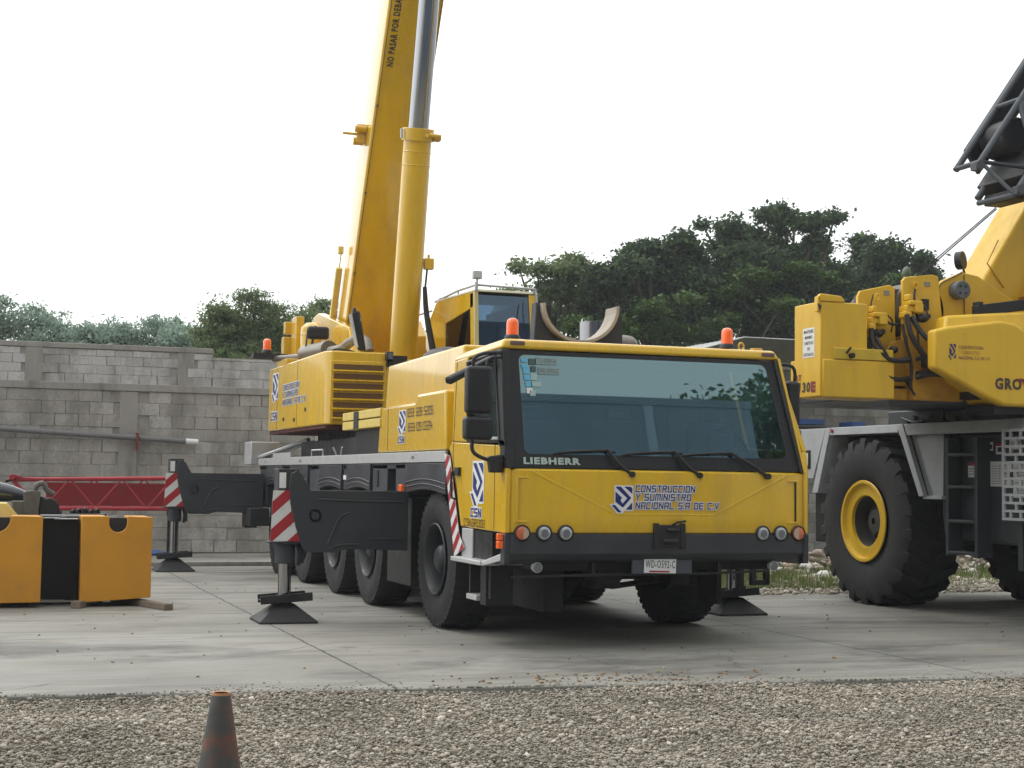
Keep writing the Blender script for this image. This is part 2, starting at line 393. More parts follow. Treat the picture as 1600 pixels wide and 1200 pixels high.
# =================================================================== GROUND
def ground_mat(name, kind):
    m = bpy.data.materials.new(name); m.use_nodes = True; t = m.node_tree; N = t.nodes; L = t.links; b = N['Principled BSDF']
    tc = N.new('ShaderNodeTexCoord')
    def noise(s, d=6, r=.6, sc=(1,1,1)):
        n = N.new('ShaderNodeTexNoise'); n.inputs['Scale'].default_value = s; n.inputs['Detail'].default_value = d; n.inputs['Roughness'].default_value = r
        mp = N.new('ShaderNodeMapping'); mp.inputs['Scale'].default_value = sc; L.new(tc.outputs['Object'], mp.inputs[0]); L.new(mp.outputs[0], n.inputs['Vector']); return n.outputs['Fac']
    def ramp(x, a, b_, lo=0., hi=1.):
        r = N.new('ShaderNodeMapRange'); r.inputs['From Min'].default_value = a; r.inputs['From Max'].default_value = b_; r.inputs['To Min'].default_value = lo; r.inputs['To Max'].default_value = hi; L.new(x, r.inputs['Value']); return r.outputs[0]
    def mix(f, a, b_):
        x = N.new('ShaderNodeMixRGB'); 
        for i, v in ((0,f),(1,a),(2,b_)):
            if isinstance(v, tuple): x.inputs[i].default_value = (*v, 1)
            elif isinstance(v, float): x.inputs[i].default_value = v
            else: L.new(v, x.inputs[i])
        return x.outputs[0]
    if kind == 'concrete':
        c = mix(ramp(noise(.45,5), .35,.65), (.19,.184,.16), (.29,.282,.25))
        c = mix(ramp(noise(1.0,8,.68,(.35,2.2,1)), .48,.62,0,.75), c, (.095,.092,.083))
        c = mix(ramp(noise(.8,7,.72,(.22,1.4,1)), .52,.66,0,.65), c, (.38,.372,.335))
        c = mix(ramp(noise(.33,7,.7,(.6,1.2,1)), .53,.62,0,.75), c, (.065,.063,.058))
        c = mix(ramp(noise(38,3), .35,.75,0,.28), c, (.12,.115,.1))
        c = mix(ramp(noise(.6,5,.6,(1,1.6,1)), .64,.72,0,.35), c, (.27,.21,.12))
        vo = N.new('ShaderNodeTexVoronoi'); vo.feature = 'DISTANCE_TO_EDGE'; vo.inputs['Scale'].default_value = .38
        nw = N.new('ShaderNodeTexNoise'); nw.inputs['Scale'].default_value = 1.3; nw.inputs['Detail'].default_value = 8; L.new(tc.outputs['Object'], nw.inputs['Vector'])
        va = N.new('ShaderNodeMixRGB'); va.inputs[0].default_value = .22; L.new(tc.outputs['Object'], va.inputs[1]); L.new(nw.outputs['Color'], va.inputs[2]); L.new(va.outputs[0], vo.inputs['Vector'])
        crk = ramp(vo.outputs['Distance'], 0, .0035, 1., 0.)
        cm_ = N.new('ShaderNodeMath'); cm_.operation = 'MULTIPLY'; L.new(crk, cm_.inputs[0]); L.new(ramp(noise(.5,3), .5,.56,0,.8), cm_.inputs[1])
        c = mix(cm_.outputs[0], c, (.05,.047,.04))
        vs_ = N.new('ShaderNodeTexVoronoi'); vs_.inputs['Scale'].default_value = 1.7; L.new(va.outputs[0], vs_.inputs['Vector'])
        sp = ramp(vs_.outputs['Distance'], .05, .16, .6, 0.); sm_ = N.new('ShaderNodeMath'); sm_.operation = 'MULTIPLY'; L.new(sp, sm_.inputs[0]); L.new(ramp(noise(.8,4), .52,.58), sm_.inputs[1])
        c = mix(sm_.outputs[0], c, (.06,.055,.045))
        # joints between the cast slabs, every 4.6 m
        sep = N.new('ShaderNodeSeparateXYZ'); L.new(tc.outputs['Object'], sep.inputs[0])
        wob = ramp(noise(3,4), 0,1,-.03,.03)
        def joint(o, period, off, wd):
            a = N.new('ShaderNodeMath'); a.operation = 'ADD'; L.new(o, a.inputs[0]); a.inputs[1].default_value = off
            a2 = N.new('ShaderNodeMath'); a2.operation = 'ADD'; L.new(a.outputs[0], a2.inputs[0]); L.new(wob, a2.inputs[1])
            p = N.new('ShaderNodeMath'); p.operation = 'PINGPONG'; L.new(a2.outputs[0], p.inputs[0]); p.inputs[1].default_value = period/2
            l = N.new('ShaderNodeMath'); l.operation = 'LESS_THAN'; L.new(p.outputs[0], l.inputs[0]); l.inputs[1].default_value = wd; return l.outputs[0]
        jx = joint(sep.outputs[0], 4.8, 1.48, .011); jy = joint(sep.outputs[1], 4.4, 2.45, .009)
        jm = N.new('ShaderNodeMath'); jm.operation = 'MAXIMUM'; L.new(jx, jm.inputs[0]); L.new(jy, jm.inputs[1])
        c = mix(jm.outputs[0], c, (.045,.042,.035))
        rough = ramp(noise(.7,5,.6,(.5,1.2,1)), .4,.7,.62,.9)
        bumpsrc = noise(60,4); bs = .15
    elif kind == 'grass':
        c = mix(ramp(noise(1.2,6), .4,.6), (.06,.085,.022), (.14,.13,.075))
        c = mix(ramp(noise(9,5), .5,.7,0,.6), c, (.2,.18,.14)); rough = None; bumpsrc = noise(30,5); bs = .6
    else:
        c = mix(ramp(noise(5,6), .35,.65), (.27,.24,.19), (.20,.175,.135)); rough = None; bumpsrc = noise(50,5); bs = .8
    L.new(c, b.inputs['Base Color'])
    if rough: L.new(rough, b.inputs['Roughness'])
    else: b.inputs['Roughness'].default_value = .95
    bp = N.new('ShaderNodeBump'); bp.inputs['Strength'].default_value = bs; bp.inputs['Distance'].default_value = .02
    L.new(bumpsrc, bp.inputs['Height']); L.new(bp.outputs[0], b.inputs['Normal'])
    return m
CONC = ground_mat('concrete', 'concrete'); GRASSM = ground_mat('grass_earth', 'grass'); DIRTM = ground_mat('grit', 'dirt')

def sheet(name, x0, x1, y0, y1, nx, ny, zf, m):
    vs = []; fs = []
    for j in range(ny+1):
        for i in range(nx+1):
            x = x0+(x1-x0)*i/nx; y = y0+(y1-y0)*j/ny; vs.append((x,y,zf(x,y)))
    for j in range(ny):
        for i in range(nx): a = j*(nx+1)+i; fs.append((a,a+1,a+nx+2,a+nx+1))
    mb = MB(); mb.add(vs, fs); return mb.build(name, m, angle=180)
tag(sheet('ground', -300, 400, -300, 600, 8, 8, lambda x,y: -.065, DIRTM), kind='structure')
def fe(x): return -1.96-.0945*(x+1.2)          # front edge of the slab
slab = MB()
slab.prism([(-26,fe(-26)),(30,fe(30)),(30,5.2),(13,5.75),(5.4,5.95),(5.3,17.5),(-26,17.5)], 2, -.3, 0.0)
tag(slab.build('concrete_pad', CONC, bevel=.012), kind='structure')
def gz(x, y):   # verge behind the slab on the right, rising a little towards the trees
    return -.03+.018*max(0,y-7)+.03*math.sin(x*1.3)*math.sin(y*1.1)
tag(sheet('grass_verge', 5.32, 60, 5.25, 60, 70, 70, lambda x,y: gz(x,y) if y > 6.3 else -.06, GRASSM), kind='structure')
tag(sheet('earth', -60, 5.3, 17.9, 80, 20, 20, lambda x,y: -.05, GRASSM), kind='structure')

ISLAND = {}
def island_mat(name, cols, rough=.9, bump=.0, trans=0.0, patch=0.0):
    m = bpy.data.materials.new(name); m.use_nodes = True; t = m.node_tree; N = t.nodes; L = t.links; b = N['Principled BSDF']
    g = N.new('ShaderNodeNewGeometry'); r = N.new('ShaderNodeValToRGB'); L.new(g.outputs['Random Per Island'], r.inputs[0])
    e = r.color_ramp.elements
    for i, (p, c) in enumerate(cols):
        x = e[i] if i < 2 else e.new(p)
        x.position = p; x.color = (*c, 1)
    src = r.outputs[0]
    b.inputs['Roughness'].default_value = rough
    tc = N.new('ShaderNodeTexCoord')
    if patch:
        np_ = N.new('ShaderNodeTexNoise'); np_.inputs['Scale'].default_value = .9; np_.inputs['Detail'].default_value = 5; L.new(tc.outputs['Object'], np_.inputs['Vector'])
        rp = N.new('ShaderNodeMapRange'); rp.inputs['From Min'].default_value = .35; rp.inputs['From Max'].default_value = .65; rp.inputs['To Min'].default_value = 1-patch; rp.inputs['To Max'].default_value = 1+patch*.6; L.new(np_.outputs['Fac'], rp.inputs['Value'])
        hp = N.new('ShaderNodeHueSaturation'); L.new(src, hp.inputs['Color']); L.new(rp.outputs[0], hp.inputs['Value']); src = hp.outputs[0]
    if bump:
        n = N.new('ShaderNodeTexNoise'); n.inputs['Scale'].default_value = 25; n.inputs['Detail'].default_value = 7; L.new(tc.outputs['Object'], n.inputs['Vector'])
        n3 = N.new('ShaderNodeTexNoise'); n3.inputs['Scale'].default_value = 1.1; n3.inputs['Detail'].default_value = 7; n3.inputs['Roughness'].default_value = .7
        mp = N.new('ShaderNodeMapping'); mp.inputs['Scale'].default_value = (1.6,1.6,.8); L.new(tc.outputs['Object'], mp.inputs[0]); L.new(mp.outputs[0], n3.inputs['Vector'])
        rr = N.new('ShaderNodeMapRange'); rr.inputs['From Min'].default_value = .42; rr.inputs['From Max'].default_value = .62; rr.inputs['To Max'].default_value = .55; L.new(n3.outputs['Fac'], rr.inputs['Value'])
        mm = N.new('ShaderNodeMixRGB'); mm.inputs[2].default_value = (.12,.112,.098,1); L.new(rr.outputs[0], mm.inputs[0]); L.new(src, mm.inputs[1])
        r2 = N.new('ShaderNodeMapRange'); r2.inputs['From Min'].default_value = .5; r2.inputs['From Max'].default_value = .8; r2.inputs['To Max'].default_value = .5; L.new(n.outputs['Fac'], r2.inputs['Value'])
        m2 = N.new('ShaderNodeMixRGB'); m2.inputs[2].default_value = (.2,.19,.17,1); L.new(r2.outputs[0], m2.inputs[0]); L.new(mm.outputs[0], m2.inputs[1]); src = m2.outputs[0]
        bp = N.new('ShaderNodeBump'); bp.inputs['Strength'].default_value = bump; bp.inputs['Distance'].default_value = .02; L.new(n.outputs['Fac'], bp.inputs['Height']); L.new(bp.outputs[0], b.inputs['Normal'])
    L.new(src, b.inputs['Base Color'])
    if trans:
        o = N['Material Output']; tr = N.new('ShaderNodeBsdfTranslucent'); hs = N.new('ShaderNodeHueSaturation'); hs.inputs['Value'].default_value = 1.5; hs.inputs['Hue'].default_value = .48
        L.new(src, hs.inputs['Color']); L.new(hs.outputs[0], tr.inputs['Color'])
        ms = N.new('ShaderNodeMixShader'); ms.inputs[0].default_value = trans; L.new(b.outputs[0], ms.inputs[1]); L.new(tr.outputs[0], ms.inputs[2]); L.new(ms.outputs[0], o.inputs['Surface'])
    return m

def np_mesh(name, verts, faces_n, loops, m, smooth=False):
    """verts (n,3); faces all with faces_n corners; loops flat index array"""
    me = bpy.data.meshes.new(name); nv = len(verts); nf = len(loops)//faces_n
    me.vertices.add(nv); me.vertices.foreach_set('co', verts.astype(np.float32).ravel())
    me.loops.add(len(loops)); me.loops.foreach_set('vertex_index', loops.astype(np.int32))
    me.polygons.add(nf); me.polygons.foreach_set('loop_start', np.arange(0, nf*faces_n, faces_n, dtype=np.int32))
    me.update(calc_edges=True); me.validate()
    me.materials.append(m)
    if smooth: me.polygons.foreach_set('use_smooth', np.ones(nf, dtype=bool))
    o = bpy.data.objects.new(name, me); COL.objects.link(o); return o

ICO_V = []; 
_p = (1+5**.5)/2
for a, b in ((-1,_p),(1,_p),(-1,-_p),(1,-_p)): ICO_V += [(a,b,0)]
for a, b in ((-1,_p),(1,_p),(-1,-_p),(1,-_p)): ICO_V += [(0,a,b)]
for a, b in ((_p,-1),(_p,1),(-_p,-1),(-_p,1)): ICO_V += [(a,0,b)]
ICO_V = np.array(ICO_V)/np.linalg.norm(ICO_V[0])
ICO_F = np.array([(0,11,5),(0,5,1),(0,1,7),(0,7,10),(0,10,11),(1,5,9),(5,11,4),(11,10,2),(10,7,6),(7,1,8),(3,9,4),(3,4,2),(3,2,6),(3,6,8),(3,8,9),(4,9,5),(2,4,11),(6,2,10),(8,6,7),(9,8,1)])
def rocks(name, pos, size, m, rng, flat=.6, jit=.22):
    n = len(pos); V = np.repeat(ICO_V[None], n, 0)*(1+rng.uniform(-jit, jit, (n,12,1)))
    sc = size[:,None]*np.stack([rng.uniform(.7,1.25,n), rng.uniform(.6,1.1,n), rng.uniform(flat*.6,flat*1.3,n)], 1)
    V = V*sc[:,None,:]
    a = rng.uniform(0, 2*PI, n); t = rng.normal(0,.35,n)
    ca, sa, ct, st = np.cos(a), np.sin(a), np.cos(t), np.sin(t)
    x, y, z = V[...,0], V[...,1], V[...,2]
    x, z = x*ct[:,None]-z*st[:,None], x*st[:,None]+z*ct[:,None]
    x, y = x*ca[:,None]-y*sa[:,None], x*sa[:,None]+y*ca[:,None]
    V = np.stack([x,y,z],2)+pos[:,None,:]
    F = (ICO_F[None]+12*np.arange(n)[:,None,None]).ravel()
    return np_mesh(name, V.reshape(-1,3), 3, F, m)

rng = np.random.default_rng(3)
PEB = island_mat('pebbles', [(0,(.23,.20,.155)),(.3,(.31,.285,.23)),(.6,(.38,.35,.29)),(.88,(.31,.25,.19)),(1,(.62,.58,.50))], patch=.22)
# gravel in front of the slab: densest where the camera stands over it
pts = []
n = 200000
x = rng.uniform(-6.8, 5.5, n); y = rng.uniform(-5.7, -1.2, n)
keep = y < fe(x)-.005-rng.uniform(0,1,n)**4*.0
x, y = x[keep], y[keep]
z = -.048+rng.uniform(0,.04,len(x))+.018*np.sin(x*2.1)*np.sin(y*2.7+1)
s = rng.lognormal(math.log(.0088), .45, len(x)).clip(.004,.03)
tag(rocks('gravel', np.stack([x,y,z],1), s, PEB, rng, .5), 'loose pale limestone gravel spread in front of the concrete slab', 'gravel', kind='stuff')
n = 900; x = rng.uniform(-6, 6, n); y = fe(x)+np.abs(rng.normal(0,.10,n))*(1+np.sin(x*2.2)); s = rng.uniform(.004,.012,n)
tag(rocks('spilled_gravel', np.stack([x,y,np.full(n,.004)],1), s, PEB, rng, .6), 'small gravel spilled onto the front edge of the slab', 'gravel', kind='stuff')
# gravel strip at the back right edge of the slab
n = 9000
x = rng.uniform(5.0, 14, n); y = rng.uniform(5.7, 8.6, n)
z = -.02+rng.uniform(0,.05,n); s = rng.lognormal(math.log(.026), .35, n).clip(.01,.07)
k = ~((x < 8.3) & (y > 6.6) & (rng.uniform(0,1,n) > .12)); x, y, z, s = x[k], y[k], z[k], s[k]
tag(rocks('verge_gravel', np.stack([x,y,z],1), s, PEB, rng, .6), 'strip of loose gravel along the back edge of the slab', 'gravel', kind='stuff')
RUBB = island_mat('rubble_stone', [(0,(.2,.175,.14)),(.35,(.33,.27,.2)),(.6,(.42,.4,.36)),(.85,(.62,.61,.58)),(1,(.28,.12,.07))])
n = 1700
x = rng.uniform(7.6, 22, n); y = 10.2+rng.normal(0,.65,n)+.1*(x-7.6); z = .0+.34*np.exp(-((y-10.2-.1*(x-7.6))/.7)**2)*rng.uniform(.1,1,n)
s = rng.lognormal(math.log(.075), .45, n).clip(.03,.2)
tag(rocks('rubble', np.stack([x,y,z],1), s, RUBB, rng, .6, .3), 'bank of broken stone and concrete rubble beyond the grass', 'rubble', kind='stuff')

def blades(name, xs, ys, hs, m, rng, w_=.012, zf=None):
    n = len(xs); a = rng.uniform(0, 2*PI, n); l = rng.normal(0,.35,(n,2))
    z0 = np.array([zf(a_,b_) for a_,b_ in zip(xs,ys)]) if zf else np.zeros(n)
    dx, dy = np.cos(a)*w_, np.sin(a)*w_
    V = np.stack([np.stack([xs-dx,ys-dy,z0-.01],1), np.stack([xs+dx,ys+dy,z0-.01],1), np.stack([xs+l[:,0]*hs,ys+l[:,1]*hs,z0+hs],1)],1)
    return np_mesh(name, V.reshape(-1,3), 3, np.arange(3*n), m)
GRS = island_mat('grass_blades', [(0,(.05,.09,.016)),(.5,(.09,.14,.03)),(.8,(.16,.17,.06)),(1,(.25,.22,.11))], .7, trans=.3)
n = 26000
x = rng.uniform(5.4, 17, n); y = rng.uniform(6.4, 10, n); cl_ = (np.sin(x*1.9+1)*np.sin(y*2.3)+rng.normal(0,.45,n)) > -.25
cl_ &= (y > 7.0) | (x < 9.5)
x, y = x[cl_], y[cl_]
tag(blades('grass', x, y, rng.uniform(.04,.17,len(x)), GRS, rng, zf=gz), 'short weedy green grass growing along the verge', 'grass', kind='stuff')
# weeds along the joint at the slab edge
n = 700; x = rng.uniform(-9, 9, n); x = x[(np.sin(x*1.7)+np.sin(x*4.1+2)) > .9]
tag(blades('edge_weeds', x, fe(x)-.02-rng.uniform(0,.05,len(x)), rng.uniform(.02,.06,len(x)), GRS, rng, .006, zf=lambda a,b: -.05), 'tiny weeds growing along the front edge of the slab', 'weeds', kind='stuff')
LEAFD = island_mat('dry_leaves', [(0,(.12,.055,.02)),(.5,(.3,.17,.06)),(.8,(.08,.06,.04)),(1,(.35,.3,.2))])
n = 420
x = rng.uniform(-6, 8, n); y = rng.uniform(-2.2, 9, n)**1.0
c = rng.uniform(0,1,n) < .4; x[c] = rng.normal(.3,.7,c.sum()); y[c] = fe(x[c])+.12+np.abs(rng.normal(0,.25,c.sum()))
ok = y > fe(x)+.02; x, y = x[ok], y[ok]
tag(rocks('dry_litter', np.stack([x,y,np.full(len(x),.006)],1), rng.uniform(.006,.02,len(x)), LEAFD, rng, .25), 'scattered dry leaves and grit lying on the concrete', 'litter', kind='stuff')

# =================================================================== BLOCK WALLS
BLOCKL = island_mat('weathered_block', [(0,(.33,.318,.288)),(.35,(.36,.347,.318)),(.7,(.385,.373,.342)),(1,(.46,.45,.42))], .95, .5)
BLOCKU = island_mat('newer_block', [(0,(.44,.44,.43)),(.5,(.48,.48,.47)),(1,(.54,.54,.53))], .95, .3)
MORT = mat('mortar', (.30,.29,.262), .95, dirt=.6, dirtcol=(.08,.075,.068), dscale=1.5, bump=.5, bscale=40)
CEM = mat('cast_concrete', (.30,.29,.265), .9, dirt=.7, dirtcol=(.10,.095,.085), dscale=1.6, bump=.4, bscale=30, var=.1, streak=True)
def courses(mb, x0, x1, y, z0, z1, bh, bw, rnd, holes=(), gap=.005, th=.05):
    k = 0; z = z0
    while z < z1-.03:
        h = min(bh, z1-z); xx = x0-(bw/2 if k % 2 else 0)+rnd.uniform(-.04,.04)
        while xx < x1:
            a = max(xx, x0); b = min(xx+bw*rnd.uniform(.97,1.03), x1)
            if b-a > .05 and not any(h0 < (a+b)/2 < h1 for h0, h1 in holes):
                d = rnd.uniform(-.008,.008)
                mb.box(a+gap/2, b-gap/2, y-d, y+th, z+gap/2, z+h-gap/2)
            xx += bw
        z += bh; k += 1
R_ = random.Random(11)
wall = thing('block_wall', 'tall weathered grey concrete block wall running behind the yellow crane', 'wall', (-4,17.2,0))
piers = [-7.4,-1.62,4.1]
mb = MB(); courses(mb, -15, 9.5, 17.1, 0.02, 3.06, .235, .43, R_, [(p-.17,p+.17) for p in piers]); mb.build('lower_blocks', BLOCKL, wall, bevel=.004, seg=1)
mb = MB(); mb.box(-15,9.5,17.122,17.4,0,3.05); mb.build('mortar_bed', MORT, wall)
mb = MB()
for p in piers: mb.box(p-.165,p+.165,17.092,17.3,0,3.055)
mb.build('pier', CEM, wall, bevel=.01)
mb = MB(); mb.box(-15,9.5,17.075,17.42,3.06,3.2); mb.build('tie_beam', CEM, wall, bevel=.01)
mb = MB(); courses(mb, -15, -.05, 17.2, 3.2, 3.83, .17, .34, R_, [(-3.52,-3.2),(-.72,-.4),(-9.2,-8.9)]); courses(mb, -.05, 9.5, 17.2, 3.2, 3.75, .17, .34, R_, [(4,4.3)]); mb.build('upper_blocks', BLOCKU, wall, bevel=.003, seg=1)
mb = MB(); mb.box(-15,-.05,17.22,17.36,3.2,3.86); mb.box(-.05,9.5,17.22,17.36,3.2,3.77); mb.build('upper_mortar', MORT, wall)
mb = MB()
for a, b, t in ((-3.52,-3.2,3.86),(-.72,-.4,3.86),(-9.2,-8.9,3.86),(4,4.3,3.78)): mb.box(a,b,17.195,17.34,3.2,t)
mb.box(-15,-.05,17.185,17.38,3.84,3.94); mb.build('capping', CEM, wall, bevel=.012)
# drain pipe on the wall
pp = thing('drain_pipe', 'long grey plastic drain pipe with a white end sleeve fixed along the block wall', 'pipe', (-4,17,2.2))
mb = MB(); mb.cyl((-12,16.98,2.68),(-.5,16.98,2.13),.052,n=20); mb.build('pipe', PVC, pp)
mb = MB(); mb.cyl((-.56,16.98,2.133),(-.33,16.98,2.122),.056,n=20); mb.build('end_sleeve', DECW, pp)
mb = MB(); mb.box(-1.48,-1.44,16.9,17.07,1.95,2.27); mb.box(-8.0,-7.96,16.9,17.07,2.3,2.6); mb.build_each('bracket', RUST, pp)
# shed and block wall at the back right
shed = thing('block_shed', 'pale block shed with a corrugated roof, behind the big trees\' foot', 'shed', (12,16.5,0))
PALEB = island_mat('limewashed_block', [(0,(.3,.295,.28)),(.5,(.38,.37,.35)),(1,(.5,.49,.47))], .95, .35)
mb = MB(); courses(mb, 10.75, 24, 15.0, .1, 3.8, .2, .4, R_); mb.build('wall', PALEB, shed, bevel=.004, seg=1)
mb = MB(); mb.box(10.75,24,15.02,15.3,0,3.78); mb.build('mortar_bed', MORT, shed)
mb = MB(); mb.box(10.45,10.72,14.94,15.24,0,4.1); mb.box(10.45,24,14.96,15.2,3.81,3.92); mb.build('post', WHT, shed, bevel=.01)
mb = MB()
CORR = mat('corrugated_sheet', (.33,.34,.34), .5, metal=.3, dirt=.5, dirtcol=(.2,.17,.14))
vs = []; fs = []; nn = 150
for i in range(nn+1):
    for j, (xx, zz) in enumerate(((8.45,3.98),(9.45,4.27),(25,4.22))):
        yy = 13.4+6.0*i/nn; vs.append((xx, yy, zz+.018*math.sin(i*1.25)))
for i in range(nn):
    for j in range(2): a = i*3+j; fs.append((a,a+1,a+4,a+3))
mb.add(vs, fs); o = mb.build('roof', CORR, shed); sm = o.modifiers.new('thick', 'SOLIDIFY'); sm.thickness = .012

# =================================================================== TREES
def tree(name, label, base, lobes, leaf, n_leaf, m, seed, group, cr=.45, trunk_r=.2, spread=1.0, up=.3, asp=.55):
    rg = np.random.default_rng(seed); rd = random.Random(seed)
    root = thing(name, label, 'tree', base, group)
    bx, by, bz = base
    tb = MB(); cz = sum(l[2] for l in lobes)/len(lobes)
    fork = Vector((bx+rd.uniform(-.3,.3), by, bz+(cz-bz)*.5))
    tb.tube([(bx,by,bz-.3),(bx+rd.uniform(-.15,.15),by,bz+(cz-bz)*.25),fork],[trunk_r,trunk_r*.72],10,smooth=1)
    for l in lobes[:28]:
        e = Vector(l[:3]); mid = fork.lerp(e,.5)+Vector((rd.uniform(-.3,.3),rd.uniform(-.3,.3),rd.uniform(-.1,.4)))
        tb.tube([fork,mid,e],[trunk_r*.42,.02],6,smooth=1)
    tb.build('trunk', BARK, root)
    vol = np.array([l[3]*l[4]*l[5] for l in lobes])**.75; cnt = (vol/vol.sum()*n_leaf).astype(int)
    P = []
    for l, c in zip(lobes, cnt):
        nc = max(3, int(c/46)); d = rg.normal(size=(nc,3)); d /= np.linalg.norm(d,axis=1)[:,None]
        rad = rg.uniform(.1,1.1,nc)**.6; cen = d*rad[:,None]*np.array(l[3:6])+np.array(l[:3])
        kk = rg.integers(0,nc,c); off = rg.normal(size=(c,3)).clip(-1.7,1.7)*np.array([cr*.42,cr*.42,cr*.23])*np.where(rg.uniform(0,1,(c,1)) < .12, 1.5, rg.uniform(.5,1.15,(c,1)))
        P.append(cen[kk]+off)
    P = np.concatenate(P); n = len(P)
    nrm_ = rg.normal(size=(n,3))*spread+np.array([0,0,up*2]); nrm_ /= np.linalg.norm(nrm_,axis=1)[:,None]
    t1 = np.cross(nrm_, rg.normal(size=(n,3))); t1 /= np.linalg.norm(t1,axis=1)[:,None]; t2 = np.cross(nrm_, t1)
    s = leaf*rg.uniform(.6,1.3,n)[:,None]
    V = np.stack([P-t1*s, P+t2*s*asp+nrm_*s*.1, P+t1*s, P-t2*s*asp+nrm_*s*.1],1)
    o = np_mesh('crown', V.reshape(-1,3), 4, np.arange(4*n), m); attach(o, root)
    return root
BARK = mat('bark', (.07,.055,.042), .95, dirt=.5, dirtcol=(.03,.026,.02), bump=.5, bscale=15)
LF_D = island_mat('dark_leaf', [(0,(.022,.045,.027)),(.45,(.034,.066,.033)),(.85,(.05,.098,.032)),(1,(.10,.18,.04))], .75, trans=.28)
LF_M = island_mat('bright_leaf', [(0,(.03,.07,.014)),(.5,(.05,.11,.02)),(1,(.09,.17,.03))], .5, trans=.35)
LF_F = island_mat('feathery_leaf', [(0,(.07,.105,.045)),(.5,(.105,.16,.065)),(1,(.15,.21,.085))], .6, trans=.4)
LF_HAZE = island_mat('hazed_leaf', [(0,(.15,.22,.17)),(.5,(.21,.29,.23)),(1,(.30,.38,.31))], .6, trans=.4)  # veil of haze over the far-left trees is painted into this leaf colour
def rx(px): return 13.9+(px-905)*.0242
def rz(py): return 6.35+(520-py)*.0229
def lobeset(spec, y, sc=.0238, dy=1.3, seed=0):
    rd = random.Random(seed); f = (y+12.64)/45.64
    return [(-4.39+(rx(a)+4.39)*f, y+rd.uniform(-dy,dy), 1.51+(rz(b)-1.51)*f, r*sc*f, max(r,r2)*sc*.9, r2*sc*f) for a, b, r, r2 in spec]
G = 'broad trees beyond the yard'
tree('leafy_tree', 'largest dark leafy tree, its sprigs highest of all, left of the counterweight box', (21.6,33,0),
     lobeset([(1110,370,18,16),(1105,352,9,8),(1135,385,20,12),(1172,345,12,12),(1160,372,18,14),(1205,345,10,22),(1208,330,8,7),(1247,335,12,9),(1236,360,20,20),(1262,345,12,8),(1290,372,20,10),
              (1180,400,45,22),(1250,400,42,24),(1130,420,50,24),(1200,440,62,28),(1280,430,50,30),(1150,470,60,34),(1240,480,60,36),(1290,480,40,34),(1190,520,60,26),(1262,530,50,26)],33,seed=1),
     .088, 105000, LF_D, 1, G, .46, .4, 1.0, .5)
tree('leafy_tree', 'dark leafy tree with a rounded top, just above the crane with the counterweight box', (26,35,0),
     lobeset([(1368,362,18,14),(1385,385,28,16),(1350,395,34,22),(1410,398,18,14),(1320,420,36,24),(1376,425,44,22),(1440,408,22,10),(1425,425,28,14),(1340,460,50,30),(1400,460,40,30),(1340,510,60,36),(1450,440,20,20),(1460,500,60,40)],35,seed=2),
     .088, 60000, LF_D, 2, G, .46, .35, 1.0, .5)
tree('leafy_tree', 'wide dark leafy tree directly behind the boom cradle and exhaust', (16.4,32,0),
     lobeset([(1042,392,14,12),(1062,402,26,16),(1000,405,22,14),(985,402,12,8),(1030,425,40,22),(960,435,24,12),(930,452,22,14),(945,475,30,20),(915,440,12,7),(935,505,26,18),(980,450,38,18),(1060,450,50,26),(1020,480,50,26),(1080,500,50,30),(925,442,18,9),(1000,500,30,16),(940,455,20,10),(1085,420,30,20)],32,seed=3),
     .088, 66000, LF_D, 3, G, .46, .35, 1.0, .5)
tree('leafy_tree', 'slighter leafy tree rising right behind the operator cab', (12.9,32,0),
     lobeset([(880,432,14,9),(868,450,18,11),(884,472,20,12),(848,472,18,12),(828,447,11,7),(815,440,8,6),(890,500,24,18),(855,505,30,20),(820,480,12,12)],32,seed=4),
     .075, 20000, LF_F, 4, G, .5, .2, 1.0, .5)
BR = [(1005,485,26,12),(1020,520,30,16),(1085,515,28,14),(1110,500,22,10),(1230,415,22,8),(1270,425,16,7),(1160,430,28,9),(1400,425,20,9),(1060,470,18,8),(1050,545,22,12),(900,520,24,16),(960,520,24,18),(1130,455,20,8),(1200,470,20,7),(1290,500,20,10)]
tree('young_tree', 'bright green young growth lit at the foot of the broad trees', (17.5,29.5,0),
     [(rx(a)*.93-.1, 29.8, rz(b)*.93+.1, r*.022, .5, r2*.022) for a, b, r, r2 in BR if b > 460], .075, 14000, LF_M, 5, G, .4, .1, 1.0, .9)
tree('young_tree', 'bright fresh sprays in front of the largest dark tree', (22,30.4,0),
     [(rx(a)*.945-.1, 30.6, rz(b)*.945+.08, r*.022, .4, r2*.022) for a, b, r, r2 in BR if b <= 460], .075, 9000, LF_M, 6, G, .4, .1, 1.0, .9)
G = 'feathery trees over the block wall'
def lobel(spec, y, seed, k=1.0):
    # left trees: x, z given in metres at distance y
    rd = random.Random(seed); return [(a, y+rd.uniform(-.8,.8), b, r, r*.9, r2) for a, b, r, r2 in spec]
tree('feathery_tree', 'feathery green tree over the wall, between the hazy trees and the yellow crane', (1.7,24,0),
     lobel([(1.1,5.35,.4,.3),(1.85,5.6,.45,.32),(1.5,5.1,.7,.4),(2.2,5.2,.5,.4),(1.0,4.8,.5,.4),(1.7,4.6,1.0,.5),(2.4,4.7,.6,.5),(.9,4.3,.6,.4),(1.7,4.0,1.1,.5)],24,7), .06, 30000, LF_F, 7, G, .36, .14, .8, .3, .3)
